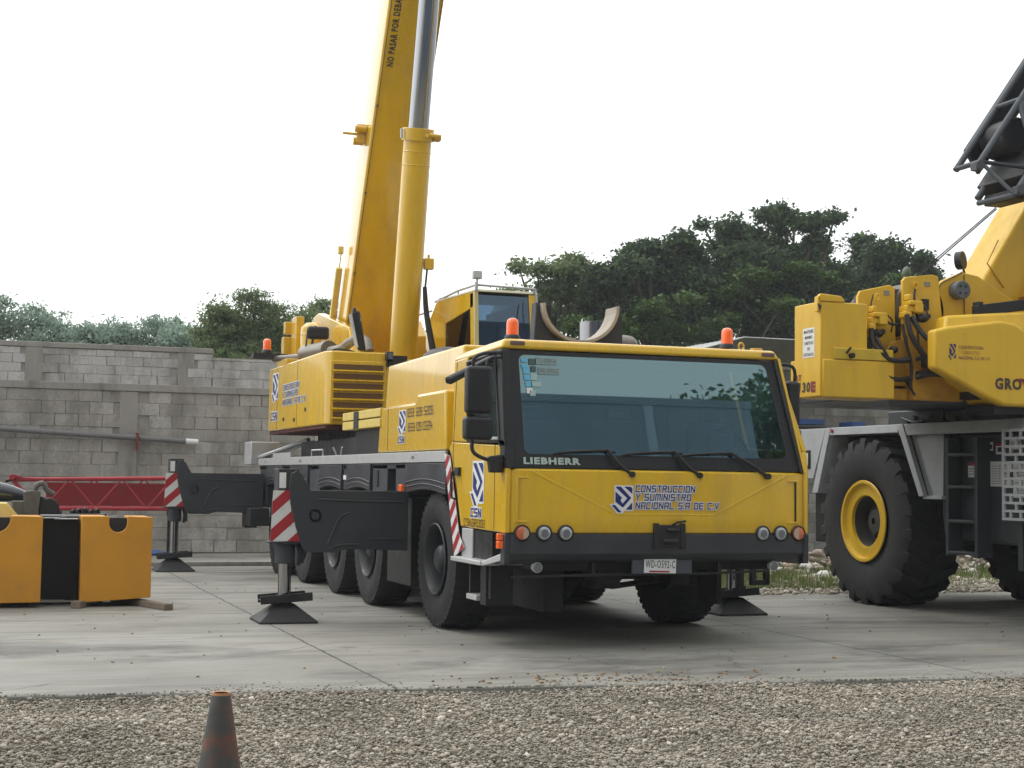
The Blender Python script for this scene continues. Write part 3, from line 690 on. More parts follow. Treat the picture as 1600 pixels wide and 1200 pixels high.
tree('feathery_tree', 'feathery green tree whose crown touches the left edge of the raised boom', (3.8,25,0),
     lobel([(3.3,5.3,.5,.3),(3.9,5.75,.5,.35),(3.0,4.9,.6,.4),(3.9,5.2,.8,.5),(3.5,4.5,1.0,.6),(4.8,5.3,.8,.6),(5.6,5.0,.8,.7),(4.8,4.5,1.0,.6),(6.6,4.6,.8,.6)],25,8), .06, 30000, LF_F, 8, G, .36, .14, .8, .3, .3)
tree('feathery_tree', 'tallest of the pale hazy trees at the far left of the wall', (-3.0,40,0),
     lobel([(-3.6,6.6,.9,.6),(-2.6,6.5,.9,.6),(-1.9,6.2,.6,.4),(-3.2,5.8,1.4,.7),(-2.0,5.5,1.2,.6),(-4.8,6.4,1.2,.8),(-3,5.0,2,.6),(-1.2,5.9,.8,.5),(-6.2,6.6,1.3,1.0),(-.8,5.2,1.2,.6)],40,9), .09, 20000, LF_HAZE, 9, G, .5, .2, .8, .3, .35)
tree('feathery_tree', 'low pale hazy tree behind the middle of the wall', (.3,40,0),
     lobel([(-1.3,5.7,.9,.5),(-.8,6.0,.9,.45),(.2,6.1,1.0,.55),(1.6,6.35,.8,.4),(1.2,6.1,.8,.5),(2.0,6.0,.7,.5),(.4,5.3,1.6,.6),(2,5.3,1.2,.6),(-1.2,5.2,1,.5)],40,10), .09, 20000, LF_HAZE, 10, G, .5, .2, .8, .3, .35)
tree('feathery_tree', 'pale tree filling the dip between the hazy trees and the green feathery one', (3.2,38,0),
     lobel([(2.6,6.0,.9,.5),(2.0,5.8,.9,.5),(2.9,5.7,.8,.5),(3.6,6.1,.9,.6),(2.6,5.1,1.2,.6),(4.2,5.4,1.2,.8),(5.6,5.8,1.2,.8),(7,5.6,1.4,.9)],38,11), .09, 18000, LF_HAZE, 11, G, .5, .2, .8, .3, .35)
# dark undergrowth far behind the right cranes
rgv = np.random.default_rng(30); n = 30000
P = np.stack([rgv.uniform(8,46,n), rgv.uniform(36,42,n), rgv.uniform(0,6.2,n)],1)
nn_ = rgv.normal(size=(n,3)); nn_ /= np.linalg.norm(nn_,axis=1)[:,None]; t1 = np.cross(nn_, rgv.normal(size=(n,3))); t1 /= np.linalg.norm(t1,axis=1)[:,None]; t2 = np.cross(nn_,t1); s = .22*rgv.uniform(.6,1.3,n)[:,None]
o = np_mesh('undergrowth', np.stack([P-t1*s,P+t2*s*.6,P+t1*s,P-t2*s*.6],1).reshape(-1,3), 4, np.arange(4*n), LF_D)
tag(o, 'dense dark undergrowth massed beneath the broad trees', 'undergrowth', kind='stuff')

# =================================================================== YELLOW ALL-TERRAIN CRANE
CR = thing('mobile_crane', 'yellow five-axle crane with raised boom, parked on outriggers in the middle of the yard', 'crane', (1.5,6,0))
# --- wheels
tyre0 = tyre_mesh('wheel', .69, .44, .36, 46, .018, .62, RUB)
rimb = MB()
rimb.lathe([(-.215,.365),(-.225,.352),(-.20,.335),(-.12,.322),(-.02,.31),(.0,.20),(-.02,.17),(-.09,.165),(-.10,.15)], axis=0, n=40, caps=False)
rimb.lathe([(-.10,.15),(-.17,.135),(-.20,.10),(-.205,.05)], axis=0, n=28)
for i in range(10):
    a = 2*PI*i/10; rimb.cyl((-.035,.245*math.cos(a),.245*math.sin(a)),(-.005,.245*math.cos(a),.245*math.sin(a)),.017,n=8)
rim0 = rimb.build('rim', mat('grey_rim_paint', (.013,.015,.02), .5, coat=.08, dirt=.3, dirtcol=(.05,.046,.042)))
rotr = random.Random(5)
AX = [2.3,5.12,6.9,8.93,10.85]
first = True
for ya in AX:
    for side in (-1, 1):
        t = tyre0 if first else tyre0.copy(); r = rim0 if first else rim0.copy()
        if not first: COL.objects.link(t); COL.objects.link(r)
        first = False
        t.location = (.27, ya, .69) if side < 0 else (2.73, ya, .69)
        t.rotation_euler = (rotr.uniform(0,6), 0, 0) if side < 0 else (rotr.uniform(0,6), 0, PI)
        attach(t, CR); r.parent = t
# --- chassis
mb = MB()
mb.box(.95,2.05,.75,12.1,.62,1.32)
for ya in AX: mb.cyl((.5,ya,.69),(2.5,ya,.69),.12); mb.ball((1.5,ya,.69),(.3,.26,.26))
mb.box(.3,2.7,3.15,4.3,.45,1.3); mb.box(.5,2.5,7.5,8.3,.5,1.3); mb.box(.35,2.65,.3,1.3,.85,1.3)
mb.box(.55,.75,.5,1.35,.3,.9); mb.box(1.0,1.25,.35,.7,.52,.85); mb.box(1.75,1.95,.35,.7,.55,.85); mb.tube([(.9,.6,.6),(1.4,.9,.5),(2.2,.7,.62)],.03)
mb.box(.5,2.5,1.4,3.1,.95,1.32)
mb.box(.08,.5,3.28,4.28,.34,1.3); mb.box(2.5,2.92,3.28,4.28,.4,1.3)
mb.build('chassis', UND, CR, bevel=.015)
mb = MB(); mb.box(.02,2.98,1.82,12.2,1.60,1.758); mb.build('deck', GRYG, CR, bevel=.006)
mb = MB()
for xx in (-.012, 2.982): mb.box(xx,xx+.03,1.80,12.18,1.665,1.775)
mb.box(-.012,.10,12.17,12.2,1.665,1.77)
mb.build_each('deck_rail', SIL, CR, bevel=.004)
mb = MB()
for y0, w_ in ((3.02,.1),(8.9,.12),(11.6,.1)):
    put_text(mb, 'LTM', y0*0, 0, w_, .035, plane((-.013,y0,1.70),'left'), 0, .01)
mb.build('rail_lettering', PBLK, CR)
# fenders and side panels (ribbed mudguards)
def fender(y0, y1, z0=1.34, z1=1.655):
    n = 14; vs = []
    m = MB(); prof = []
    for i in range(n+1):
        t = i/n; prof.append((y0+(y1-y0)*t, z0+.045*math.sin(PI*t)))
    for xa, xb in ((-.005,.62),(2.38,3.005)):
        m = MB()
        m.prism([(y0,z1),(y1,z1)]+[(a,b) for a,b in prof[::-1]], 0, xa, xb)
        for dz in (.05,.1):
            for i in range(n): 
                a, b = prof[i], prof[i+1]
                xo = xa-.012 if xa < 1 else xb+.012
                m.hexa([(min(xo,xa if xa<1 else xb),a[0],a[1]+dz),(max(xo,xa if xa<1 else xb),a[0],a[1]+dz),(max(xo,xa if xa<1 else xb),b[0],b[1]+dz),(min(xo,xa if xa<1 else xb),b[0],b[1]+dz),
                        (min(xo,xa if xa<1 else xb),a[0],a[1]+dz+.014),(max(xo,xa if xa<1 else xb),a[0],a[1]+dz+.014),(max(xo,xa if xa<1 else xb),b[0],b[1]+dz+.014),(min(xo,xa if xa<1 else xb),b[0],b[1]+dz+.014)])
        m.build('mudguard', GRY, CR, bevel=.008)
FENM = None
for y0, y1 in ((1.78,3.28),(4.82,6.02),(6.3,7.62),(8.35,9.6),(10.2,11.5)): fender(y0, y1)
mb = MB()
for y0, y1, z0 in ((3.32,3.75,1.30),(4.12,4.78,1.32),(6.06,6.26,1.34),(7.66,8.31,1.05),(9.64,10.16,1.3),(11.54,12.15,1.0)):
    mb.box(.02,.55,y0,y1,z0,1.652); mb.box(2.45,2.98,y0,y1,z0,1.652)
mb.build_each('side_locker', GRYG, CR, bevel=.01)
mb = MB(); mb.box(.008,.02,4.5,4.57,1.40,1.58); mb.box(.008,.02,8.05,8.2,1.60,1.615); mb.build_each('locker_handle', BLK, CR)
mb = MB(); quad(mb, 0,0,.16,.055, plane((.013,6.24,1.47),'left'), 0); quad(mb, 0,0,.1,.23, plane((-.02,9.9,1.37),'left'), 0); mb.build_each('notice_sticker', DECW, CR)
mb = MB(); mb.box(-.05,-.01,3.28,3.40,1.355,1.43); mb.build('side_marker_lamp', ORG, CR, bevel=.008)

# --- carrier cab
side = [(.0,1.035),(1.285,1.05),(1.40,1.30),(1.62,1.72),(1.72,1.78),(1.60,2.0),(1.55,2.66),(.24,2.70),(.0,1.60)]
mb = MB()
for xa, xb, inn in ((.0,.05,0),(2.95,3.0,0)):
    # body side ring around the window opening
    lean = 0
    lower = [(.0,1.035),(1.285,1.05),(1.40,1.30),(1.62,1.72),(1.72,1.80),(1.60,1.86),(.03,1.80),(.0,1.60)]
    mb.prism(lower, 0, xa, xb)
mb.box(.05,2.95,1.5,1.56,1.0,1.9)
mb.prism([(1.16,1.85),(1.60,1.86),(1.56,2.64),(1.16,2.655)], 0, .0, .05)
o = mb.build('cab_body', YEL, CR, bevel=.012)
# right-hand side leaning in towards the roof, and the rear wall
mb = MB()
mb.hexa([(2.95,.03,1.80),(3.0,.03,1.80),(3.0,.19,1.80),(2.95,.19,1.80),(2.74,.21,2.65),(2.79,.21,2.65),(2.79,.37,2.65),(2.74,.37,2.65)])
mb.hexa([(2.95,1.16,1.85),(3.0,1.16,1.85),(3.0,1.6,1.85),(2.95,1.6,1.85),(2.75,1.16,2.65),(2.79,1.16,2.65),(2.79,1.56,2.64),(2.75,1.56,2.64)])
mb.hexa([(.05,1.52,1.9),(2.93,1.52,1.9),(2.93,1.56,1.9),(.05,1.56,1.9),(.05,1.50,2.62),(2.74,1.50,2.62),(2.74,1.54,2.62),(.05,1.54,2.62)])
mb.build_each('cab_pillar', YEL, CR, bevel=.008)
# roof: a shallow tray with a bright front lip
mb = MB()
mb.hexa([(.0,.17,2.665),(2.80,.17,2.665),(2.80,1.60,2.63),(.0,1.60,2.63),(.03,.19,2.755),(2.74,.19,2.755),(2.76,1.58,2.715),(.03,1.58,2.715)])
mb.build('cab_roof', YEL, CR, bevel=.03, seg=4)
# front panel: gently bowed, with pressed V ridge and corner recesses
nx = 36; vs = []; fs = []
def bow(x): return -.05*(1-((x-1.5)/1.5)**2)+.05*max(0,(abs(x-1.5)-1.38)/.12)**2
rows = [(1.60,.012),(1.585,-.004),(1.50,-.004),(1.20,-.006),(1.05,-.004),(1.035,.004)]
for z, d in rows:
    for i in range(nx+1):
        x = 3.0*i/nx; vs.append((x, bow(x)+d, z))
for j in range(len(rows)-1):
    for i in range(nx): a = j*(nx+1)+i; fs.append((a,a+1,a+nx+2,a+nx+1))
mb = MB(); mb.add(vs, fs); fp = mb.build('front_panel', YEL, CR, angle=30)
sm = fp.modifiers.new('s','SOLIDIFY'); sm.thickness = .03; sm.offset = -1 
mb = MB()
mb.box(.05,2.95,.03,1.5,1.03,1.1)
mb.build('cab_floor', BLK, CR)
def ridge(pts, w_=.03, d=.0075):
    m = MB()
    for (x0,z0),(x1,z1) in zip(pts[:-1], pts[1:]):
        k = 8
        for i in range(k):
            a, b = i/k, (i+1)/k
            xa, za, xb, zb = x0+(x1-x0)*a, z0+(z1-z0)*a, x0+(x1-x0)*b, z0+(z1-z0)*b
            L_ = math.hypot(x1-x0,z1-z0); nx_, nz_ = -(z1-z0)/L_*w_/2, (x1-x0)/L_*w_/2
            vs = []
            for (xx,zz) in ((xa,za),(xb,zb)):
                y_ = bow(xx)-.0045
                vs += [(xx-nx_,y_+.003,zz-nz_),(xx,y_-d,zz),(xx+nx_,y_+.003,zz+nz_)]
            m.add(vs, [(0,1,4,3),(1,2,5,4)])
    return m
R1 = ridge([(.24,1.575),(1.02,1.205),(2.00,1.205),(2.76,1.575)]); R1.build('pressed_ridge', YEL, CR, angle=180)
mb = MB()
for x0, s_ in ((.10,1),(2.87,-1)):
    mb.box(x0-.012,x0+.012,bow(x0)-.022,bow(x0)+.01,1.13,1.53)
    xa, xb = (x0, x0+.10) if s_ > 0 else (x0-.10, x0)
    mb.box(xa,xb,bow(xa)-.016,bow(xa)+.012,1.515,1.53); mb.box(xa,xb,bow(xa)-.016,bow(xa)+.012,1.13,1.145)
mb.build_each('corner_step_recess', YEL, CR, bevel=.003)
mb = MB(); mb.box(2.845,2.857,bow(2.85)-.018,bow(2.85)+.01,1.15,1.51); mb.build('recess_shadow_gap', BLK, CR)
# bumper
vs = []; fs = []
rows = [(1.037,.0),(1.03,-.012),(.86,-.012),(.81,.03),(.775,.09)]
for z, d in rows:
    for i in range(nx+1):
        x = 3.0*i/nx; e = max(0,(abs(x-1.5)-1.2)/.3); vs.append((x, bow(x)+d, z-(.03*e if z < .8 else 0)+(.0)))
for j in range(len(rows)-1):
    for i in range(nx): a = j*(nx+1)+i; fs.append((a,a+1,a+nx+2,a+nx+1))
mb = MB(); mb.add(vs, fs); b = mb.build('bumper', GRY, CR, angle=30); sm = b.modifiers.new('s','SOLIDIFY'); sm.thickness = .04; sm.offset = -1
mb = MB()
mb.prism([(.0,.76),(.40,.755),(.12,.80),(.08,1.03),(.0,1.03)], 0, -.004, .05); mb.prism([(.0,.76),(.40,.755),(.12,.80),(.08,1.03),(.0,1.03)], 0, 2.95, 3.004)
mb.build_each('bumper_corner', GRY, CR, bevel=.006)
# headlamps etc
def lamp(x, z, r, lens, nm, inner=None):
    m = MB(); y_ = bow(x)-.004
    m.lathe([(y_+.03,r*1.12),(y_-.018,r*1.12),(y_-.024,r*1.02),(y_-.012,r*.9)], axis=1, c=(x,0,z), n=28)
    h = m.build(nm, BLK, CR)
    m = MB(); m.lathe([(y_-.012,r*.93),(y_-.022,r*.86),(y_-.030,r*.6),(y_-.033,r*.3)], axis=1, c=(x,0,z), n=28)
    m.build('lens', lens, h)
    if inner: m = MB(); m.lathe([(y_-.030,r*.55),(y_-.035,r*.5)], axis=1, c=(x,0,z), n=24); m.build('reflector', inner, h)
for x, ln, inn in ((.15,ORGL,None),(.35,CLR,GRL),(.55,CLR,GRL),(2.50,CLR,GRL),(2.69,CLR,GRL),(2.88,ORGL,None)):
    lamp(x, 1.038, .066, ln, 'headlight' if inn else 'turn_signal', inn)
mb = MB()
for x in (.15,2.88):
    s_ = -1 if x < 1 else 1
    pts = [(x-s_*.004+ -s_*r*math.cos(a)*1, 1.038+r*math.sin(a)) for r, a in [(.052, -PI/2+PI*i/12) for i in range(13)]]
    mb.prism(pts, 1, bow(x)-.036, bow(x)-.039)
mb.build_each('sidelight_lens', mat('frosted_lens', (.45,.33,.25), .25, coat=.8), CR)
for x in (.32,2.66):
    m = MB(); m.lathe([(.10,.04),(.045,.048),(.035,.044)], axis=1, c=(x,0,.735), n=24); m.box(x-.012,x+.012,.06,.1,.75,.82); f_ = m.build('fog_lamp', SIL, CR)
    m = MB(); m.lathe([(.036,.040),(.028,.030)], axis=1, c=(x,0,.735), n=24); m.build('lens', GRL, f_)
mb = MB(); mb.box(1.40,1.68,-.085,-.03,.915,1.115); mb.box(1.385,1.43,-.095,-.02,.90,1.13); mb.box(1.645,1.69,-.095,-.02,.90,1.13)
mb.cyl((1.5,-.10,1.07),(1.62,-.10,1.07),.018,n=10); mb.cyl((1.47,-.10,.97),(1.61,-.10,.97),.022,n=10); mb.tube([(1.56,-.08,1.11),(1.60,-.11,1.14),(1.69,-.10,1.15)],.012,6)
mb.build('towing_coupling', BLKM, CR, bevel=.008)
mb = MB(); mb.box(1.21,1.80,.0,.02,.675,.835); mb.build('plate_holder', mat('slate_grey_paint', (.06,.068,.085), .45, dirt=.3), CR, bevel=.004)
MP = Matrix.Translation((1.32,-.004,.685)) @ Matrix.Rotation(math.radians(1.5),4,'Y')@plane((0,0,0),'front')
mb = MB(); mb.add([(0,0,0),(.315,0,0),(.315,.155,0),(0,.155,0),(0,0,.008),(.315,0,.008),(.315,.155,.008),(0,.155,.008)], [(0,3,2,1),(4,5,6,7),(0,1,5,4),(1,2,6,5),(2,3,7,6),(3,0,4,7)], MP)
pl = mb.build('licence_plate', DECW, CR, bevel=.002)
mb = MB(); mb.m = 0; put_text(mb, 'WD-O592-C', .012, .045, .29, .07, MP, 0, .005, z=.0105); quad(mb, .05,.008,.2,.014, MP, 1, z=.0105); quad(mb, .05,.137,.2,.012, MP, 0, z=.0105)
mb.build('plate_number', [PBLK, REDV], pl)
mb = MB(); mb.tube([(.10,.10,.648),(1.0,.08,.665),(2.0,.08,.67),(2.62,.08,.69)],.012,8); mb.box(.85,.88,.07,.3,.66,.85); mb.box(2.1,2.13,.07,.3,.66,.85); mb.build_each('under_bar', BLKM, CR)
mb = MB()   # belly cladding below the bumper
mb.box(.30,2.7,.12,.9,.70,.80); mb.box(.95,1.2,.2,.5,.60,.72); mb.box(2.30,2.36,.5,.9,.1+.25,.8); mb.build('belly_guard', UND, CR, bevel=.01)
mb = MB(); mb.box(-.05,.015,.04,.10,.90,.965); mb.box(-.05,.01,.045,.10,.972,1.03); mb.build_each('corner_indicator', ORG, CR, bevel=.006)
# step well and steps
mb = MB(); mb.box(.02,.45,.4,1.3,.78,1.03); mb.build('step_well', BLK, CR)
mb = MB(); mb.box(-.11,.30,.36,1.24,.735,.775); mb.hexa([(-.11,.30,.735),(.02,.06,.80),(.06,.10,.80),(-.07,.36,.735),(-.11,.30,.775),(.02,.06,.87),(.06,.10,.87),(-.07,.36,.775)]); mb.box(-.0,.02,.92,1.24,.775,1.04)
mb.build('cab_step', SIL, CR, bevel=.006)
mb = MB(); mb.box(-.0,.22,.78,1.08,.39,.44); mb.build('lower_step', SIL, CR, bevel=.006)
mb = MB(); mb.box(.06,.1,.55,.62,.42,.76); mb.box(.04,.3,.62,.78,.36,.76); mb.box(.04,.22,1.08,1.12,.38,.76); mb.build_each('step_hanger', BLKM, CR)
# striped edge of the front mudguard
M_ = plane((-.016,0,0),'left')
mb = MB(); stripes(mb, [(-1.79,1.75),(-1.41,.76),(-1.10,.86),(-1.27,.98),(-1.60,1.72)], M_, 7, .9, 0, 1)
mb.build('hazard_strip', [WHT, REDV], CR)
mb = MB(); mb.prism([(1.80,1.66),(1.42,.74),(1.30,.74),(1.45,1.15),(1.62,1.66)], 0, -.012, .5); mb.build('mudguard_skirt', GRY, CR)
# glasshouse
WT = [(.075,.012,1.61),(2.915,.012,1.61),(2.735,.195,2.652),(.065,.195,2.652)]   # windscreen corners
def wpt(u, v, d=0.0):
    a = Vector(WT[0]).lerp(Vector(WT[1]),u); b_ = Vector(WT[3]).lerp(Vector(WT[2]),u); p = a.lerp(b_, v)
    bowv = -.001*(1-(2*u-1)**2)
    return Vector((p.x, p.y+bowv-d, p.z))
mb = MB(); nu = 24; nv = 6
for j in range(nv+1):
    for i in range(nu+1): mb.v.append(tuple(wpt(i/nu, j/nv)))
for j in range(nv):
    for i in range(nu): a = j*(nu+1)+i; mb.f.append((a,a+1,a+nu+2,a+nu+1)); mb.mi.append(0)
mb.build('windscreen', GLS, CR, angle=180)
def band(u0,u1,v0,v1,d,th=.006):
    k = 20
    vs = []
    for i in range(k+1):
        u = u0+(u1-u0)*i/k
        for v in (v0, v1):
            for dd in (d, d-th): vs.append(tuple(wpt(u, v, dd)))
    m = []
    for i in range(k):
        a = i*4; b_ = a+4
        m += [(a,a+2,b_+2,b_),(a+1,b_+1,b_+3,a+3),(a,b_,b_+1,a+1),(a+2,a+3,b_+3,b_+2)]
    m += [(0,1,3,2),(k*4,k*4+2,k*4+3,k*4+1)]
    mbb.add(vs, m)
mbb = MB()
band(.0,1.0,.0,.115,.004); band(0,1,.965,1.0,.004); band(.0,.038,.115,.965,.004); band(.962,1.0,.115,.965,.004)
# rounded inner corners
for cu, cv, su, sv in ((.038,.115,1,1),(.962,.115,-1,1),(.038,.965,1,-1),(.962,.965,-1,-1)):
    pts = [wpt(cu, cv, .004)]
    for i in range(7):
        a = PI/2*i/6; pts.append(wpt(cu+su*.022*(1-math.sin(a)), cv+sv*.06*(1-math.cos(a)), .004))
    mbb.add([tuple(p) for p in pts], [tuple(range(len(pts)))])
mbb.build('windscreen_border', BLK, CR)
mb = MB()   # black corner pillars
mb.hexa([(-.004,-.004,1.60),(.085,-.02,1.60),(.085,.10,1.60),(-.004,.14,1.60),(-.004,.18,2.66),(.07,.165,2.66),(.07,.28,2.66),(-.004,.30,2.66)])
mb.hexa([(2.905,-.018,1.60),(2.945,-.006,1.60),(2.945,.14,1.60),(2.905,.10,1.60),(2.725,.165,2.66),(2.765,.18,2.66),(2.765,.30,2.66),(2.725,.28,2.66)])
mb.build_each('corner_pillar', BLK, CR, bevel=.01)
mb = MB(); mb.hexa([(2.948,-.008,1.60),(2.975,-.002,1.60),(2.975,.15,1.60),(2.948,.15,1.60),(2.768,.172,2.68),(2.80,.18,2.68),(2.80,.32,2.68),(2.768,.32,2.68)]); mb.build('pillar_trim', YEL, CR, bevel=.006)
mb = MB(); mb.hexa([(3.0,.06,1.62),(3.03,.08,1.62),(3.03,.34,1.62),(3.0,.34,1.62),(2.80,.22,2.62),(2.83,.24,2.62),(2.83,.5,2.62),(2.80,.5,2.62)]); mb.build('side_deflector', BLK, CR, bevel=.008)
# side windows
mb = MB(); mb.prism([(.13,1.83),(1.12,1.85),(1.14,2.62),(.30,2.64)], 0, .018, .026); mb.build('side_window', GLD, CR)
mb = MB()
for pth in ([(.17,1.845),(1.08,1.86),(1.12,2.60),(.33,2.63),(.17,1.845)],):
    mb.tube([(.0,y_,z_) for y_, z_ in pth],.022,6)
mb.box(-.004,.03,.03,.2,1.80,1.845); mb.build('window_seal', BLK, CR)
mb = MB(); mb.add([(2.985,.16,1.82),(2.985,1.14,1.84),(2.775,1.14,2.63),(2.775,.34,2.63)], [(0,1,2,3)]); mb.build('side_window', GLD, CR)
mb = MB(); mb.prism([(.17,1.835),(.62,1.838),(.60,1.885),(.2,1.88)], 0, -.012, .016); mb.build('window_deflector', SIL, CR)
# interior
mb = MB(); mb.box(.06,2.92,.14,.62,1.10,1.60); mb.box(.4,2.0,.18,.55,1.58,1.64); mb.build('dashboard', mat('dashboard_grey', (.06,.085,.12), .7), CR, bevel=.03)
mb = MB(); mb.box(.06,2.2,1.40,1.49,1.1,2.30); mb.build('rear_lining', DKSEAT, CR)
mb = MB(); mb.box(.06,2.74,1.36,1.48,2.30,2.64); mb.box(2.2,2.9,1.38,1.48,1.6,2.4); mb.box(.1,2.7,.3,1.4,2.60,2.64); mb.build_each('lit_headlining', HEADLIT, CR)  # ceiling, plus upper and right rear panels coloured pale as if lit
for x0 in (.35,1.2,2.2):
    mb = MB(); mb.box(x0,x0+.48,.85,1.0,1.5,2.08); mb.box(x0+.12,x0+.36,.88,.98,2.06,2.2); mb.box(x0,x0+.48,.55,1.0,1.32,1.5); mb.build('seat', DKSEAT, CR, bevel=.05, seg=3)
mb = MB()
pts = [(2.42+.22*math.cos(a), .52+.09*math.sin(a), 1.80+.2*math.sin(a)) for a in [2*PI*i/24 for i in range(25)]]; mb.tube(pts,.016,6); mb.cyl((2.42,.52,1.8),(2.42,.4,1.5),.03); mb.build('steering_wheel', BLK, CR)
# LIEBHERR, stickers and wipers on the screen
def wplane(u, v, d):
    o_ = wpt(u,v,d); ex = (wpt(u+.02,v,d)-o_).normalized(); ey = (wpt(u,v+.02,d)-o_).normalized(); ez = ex.cross(ey).normalized(); ey = ez.cross(ex)
    return plane(o_, (tuple(ex),tuple(ey),tuple(ez)))
mb = MB()
ua, ub = .032, .222; oa = wpt(ua,.028,.012); ex_ = (wpt(ub,.028,.012)-oa); LW = ex_.length; ex_.normalize()
ey_ = (wpt(.13,.06,.01)-wpt(.13,.028,.01)).normalized(); ez_ = ex_.cross(ey_).normalized(); ey_ = ez_.cross(ex_)
put_text(mb, 'LIEBHERR', 0, 0, LW, .062, plane(oa, (tuple(ex_),tuple(ey_),tuple(ez_))), 0, .05, z=.0015)
mb.build('maker_lettering', mat('pale_green_vinyl', (.38,.47,.42), .5), CR)
mb = MB()
for u0, v0, ww, hh, mi in ((.045,.90,.06,.035,1),(.045,.85,.06,.035,1),(.050,.80,.06,.05,1),(.052,.745,.06,.045,1),(.055,.69,.055,.045,1),(.058,.63,.055,.05,0),(.075,.745,.06,.06,2),(.078,.69,.09,.05,2),(.068,.61,.055,.05,2),(.072,.88,.06,.055,3),(.077,.82,.05,.05,3)):
    quad(mb, 0,0,ww,hh, wplane(u0,v0,.009), mi, z=.001)
for u0, v0, s_ in ((.097,.885,'TU-0789-H'),(.103,.80,'WD-0592-C')):
    P_ = wplane(u0,v0,.009); quad(mb,0,0,.20,.065,P_,4,z=.001); put_text(mb, s_, .01,.012,.18,.042,P_,3,.0,z=.002)
mb.build('windscreen_sticker', [DECW, STBL, mat('grey_green_paper', (.32,.45,.43), .6), mat('dark_teal_paper', (.05,.09,.09), .6), mat('faded_plate_paper', (.23,.31,.30), .6)], CR)
for u0, u1, u2 in ((.185,.385,.43),(.42,.62,.665),(.62,.865,.915)):
    mb = MB()
    a, b_, c = wpt(u1,-.045,.055), wpt(u0+.13,.16,.035), wpt(u0,.145,.02)
    mb.cyl(wpt(u1,-.045,.02), wpt(u1,-.045,.085), .027, n=14)
    mb.tube([a, wpt(u1-.035,.03,.06), b_],[.018,.012],8); mb.tube([wpt(u1-.02,-.02,.045), wpt(u1-.055,.05,.05), b_],.008,6)
    mb.tube([wpt(u0-.045,.125,.018), wpt(u0+.0,.14,.03), b_],[.008,.012],6)
    mb.tube([wpt(u0-.05,.12,.012), wpt(u0+.06,.15,.012), wpt(u0+.16,.145,.012)],.010,6)
    mb.build('wiper', BLK, CR)
# roof beacons, eye bolts, reflectors
def beacon(x, y, z, par, s=1.0):
    m = MB(); m.lathe([(z,.075*s),(z+.03*s,.072*s),(z+.045*s,.06*s)], c=(x,y,0), n=24); m.cyl((x-.01,y,z-.05),(x-.01,y,z),.03*s,n=10); b_ = m.build('beacon', BLK, par)
    m = MB(); m.lathe([(z+.045*s,.056*s),(z+.15*s,.055*s),(z+.18*s,.048*s),(z+.195*s,.03*s),(z+.2*s,.01*s)], c=(x,y,0), n=24); m.build('lens', ORG, b_)
beacon(.19,.42,2.765,CR); beacon(2.36,.42,2.775,CR)
mb = MB(); mb.box(.12,.26,.3,.5,2.75,2.765)
pts = [(2.50+.028*math.cos(a),.4,2.80+.035*math.sin(a)) for a in [2*PI*i/14 for i in range(15)]]; mb.tube(pts,.010,6); mb.box(2.47,2.53,.37,.43,2.74,2.775); mb.box(2.62,2.72,.38,.46,2.745,2.79)
mb.build_each('roof_eyebolt', YEL, CR, bevel=.004)
mb = MB(); mb.box(.085,.22,.165,.185,2.70,2.735); mb.box(2.60,2.73,.165,.185,2.695,2.73); mb.build_each('roof_marker', mat('marker_lamp_grey', (.16,.09,.09), .3, coat=.4), CR, bevel=.004)
# mirrors
def mirror(x0, x1, z0, z1, y0, y1, nm='mirror'):
    m = MB(); m.box(x0,x1,y0,y1,z0,z1); h = m.build(nm, BLK, CR, bevel=.035, seg=4)
    m = MB(); m.box(x0+.025,x1-.025,y1-.002,y1+.004,z0+.03,z1-.03); m.build('glass', CHR, h, bevel=.002)
mirror(-.375,-.145,2.07,2.485,-.03,.08); mirror(-.385,-.13,1.84,2.045,-.03,.09,'mirror')
mirror(2.93,3.07,2.06,2.48,.26,.36); mirror(2.98,3.09,1.74,2.02,.26,.36)
mb = MB()
mb.tube([(-.30,.03,2.48),(-.31,.03,2.55),(-.22,.04,2.60),(-.05,.1,2.62),(.02,.2,2.62)],.017,8,smooth=2)
mb.tube([(-.18,.03,2.48),(-.17,.05,2.56),(.0,.16,2.58)],.013,8,smooth=1)
mb.tube([(-.30,.03,1.86),(-.31,.03,1.74),(-.22,.02,1.685),(-.10,.02,1.66),(.0,.06,1.66)],.018,8,smooth=2)
mb.tube([(3.02,.3,2.44),(3.03,.3,2.60),(2.95,.3,2.64),(2.78,.3,2.63)],.018,8,smooth=2)
mb.tube([(3.05,.3,1.76),(3.05,.3,1.62),(2.98,.3,1.6)],.018,8,smooth=1)
mb.hexa([(-.135,.0,1.56),(-.01,.04,1.56),(-.01,.14,1.56),(-.13,.1,1.56),(-.16,.0,1.70),(-.01,.03,1.72),(-.01,.16,1.72),(-.15,.1,1.70)])
mb.build_each('mirror_arm', BLK, CR, bevel=.01)
mb = MB(); mb.hexa([(-.46,.35,2.34),(-.41,.32,2.33),(.0,.32,2.56),(.0,.5,2.56),(-.47,.35,2.40),(-.42,.32,2.39),(.0,.32,2.62),(.0,.5,2.62)])
mb.build('kerb_mirror', BLK, CR, bevel=.012)
mb = MB(); mb.tube([(-.0,1.44,1.58),(-.05,1.44,1.565),(-.055,1.44,1.42),(-.05,1.42,1.32),(.0,1.42,1.30)],.012,8); mb.box(-.03,.0,1.30,1.42,1.53,1.61); mb.build('door_handle', BLK, CR)
mb = MB()
for pth in ([(.30,1.06),(.30,1.82)],[(1.38,1.28),(1.56,1.74),(1.5,2.3),(1.47,2.62)]):
    for (a,b_),(c,d) in zip(pth[:-1],pth[1:]): mb.tube([(-.0008,a,b_),(-.0008,c,d)],.0035,4)
mb.build_each('door_gap', BLK, CR)
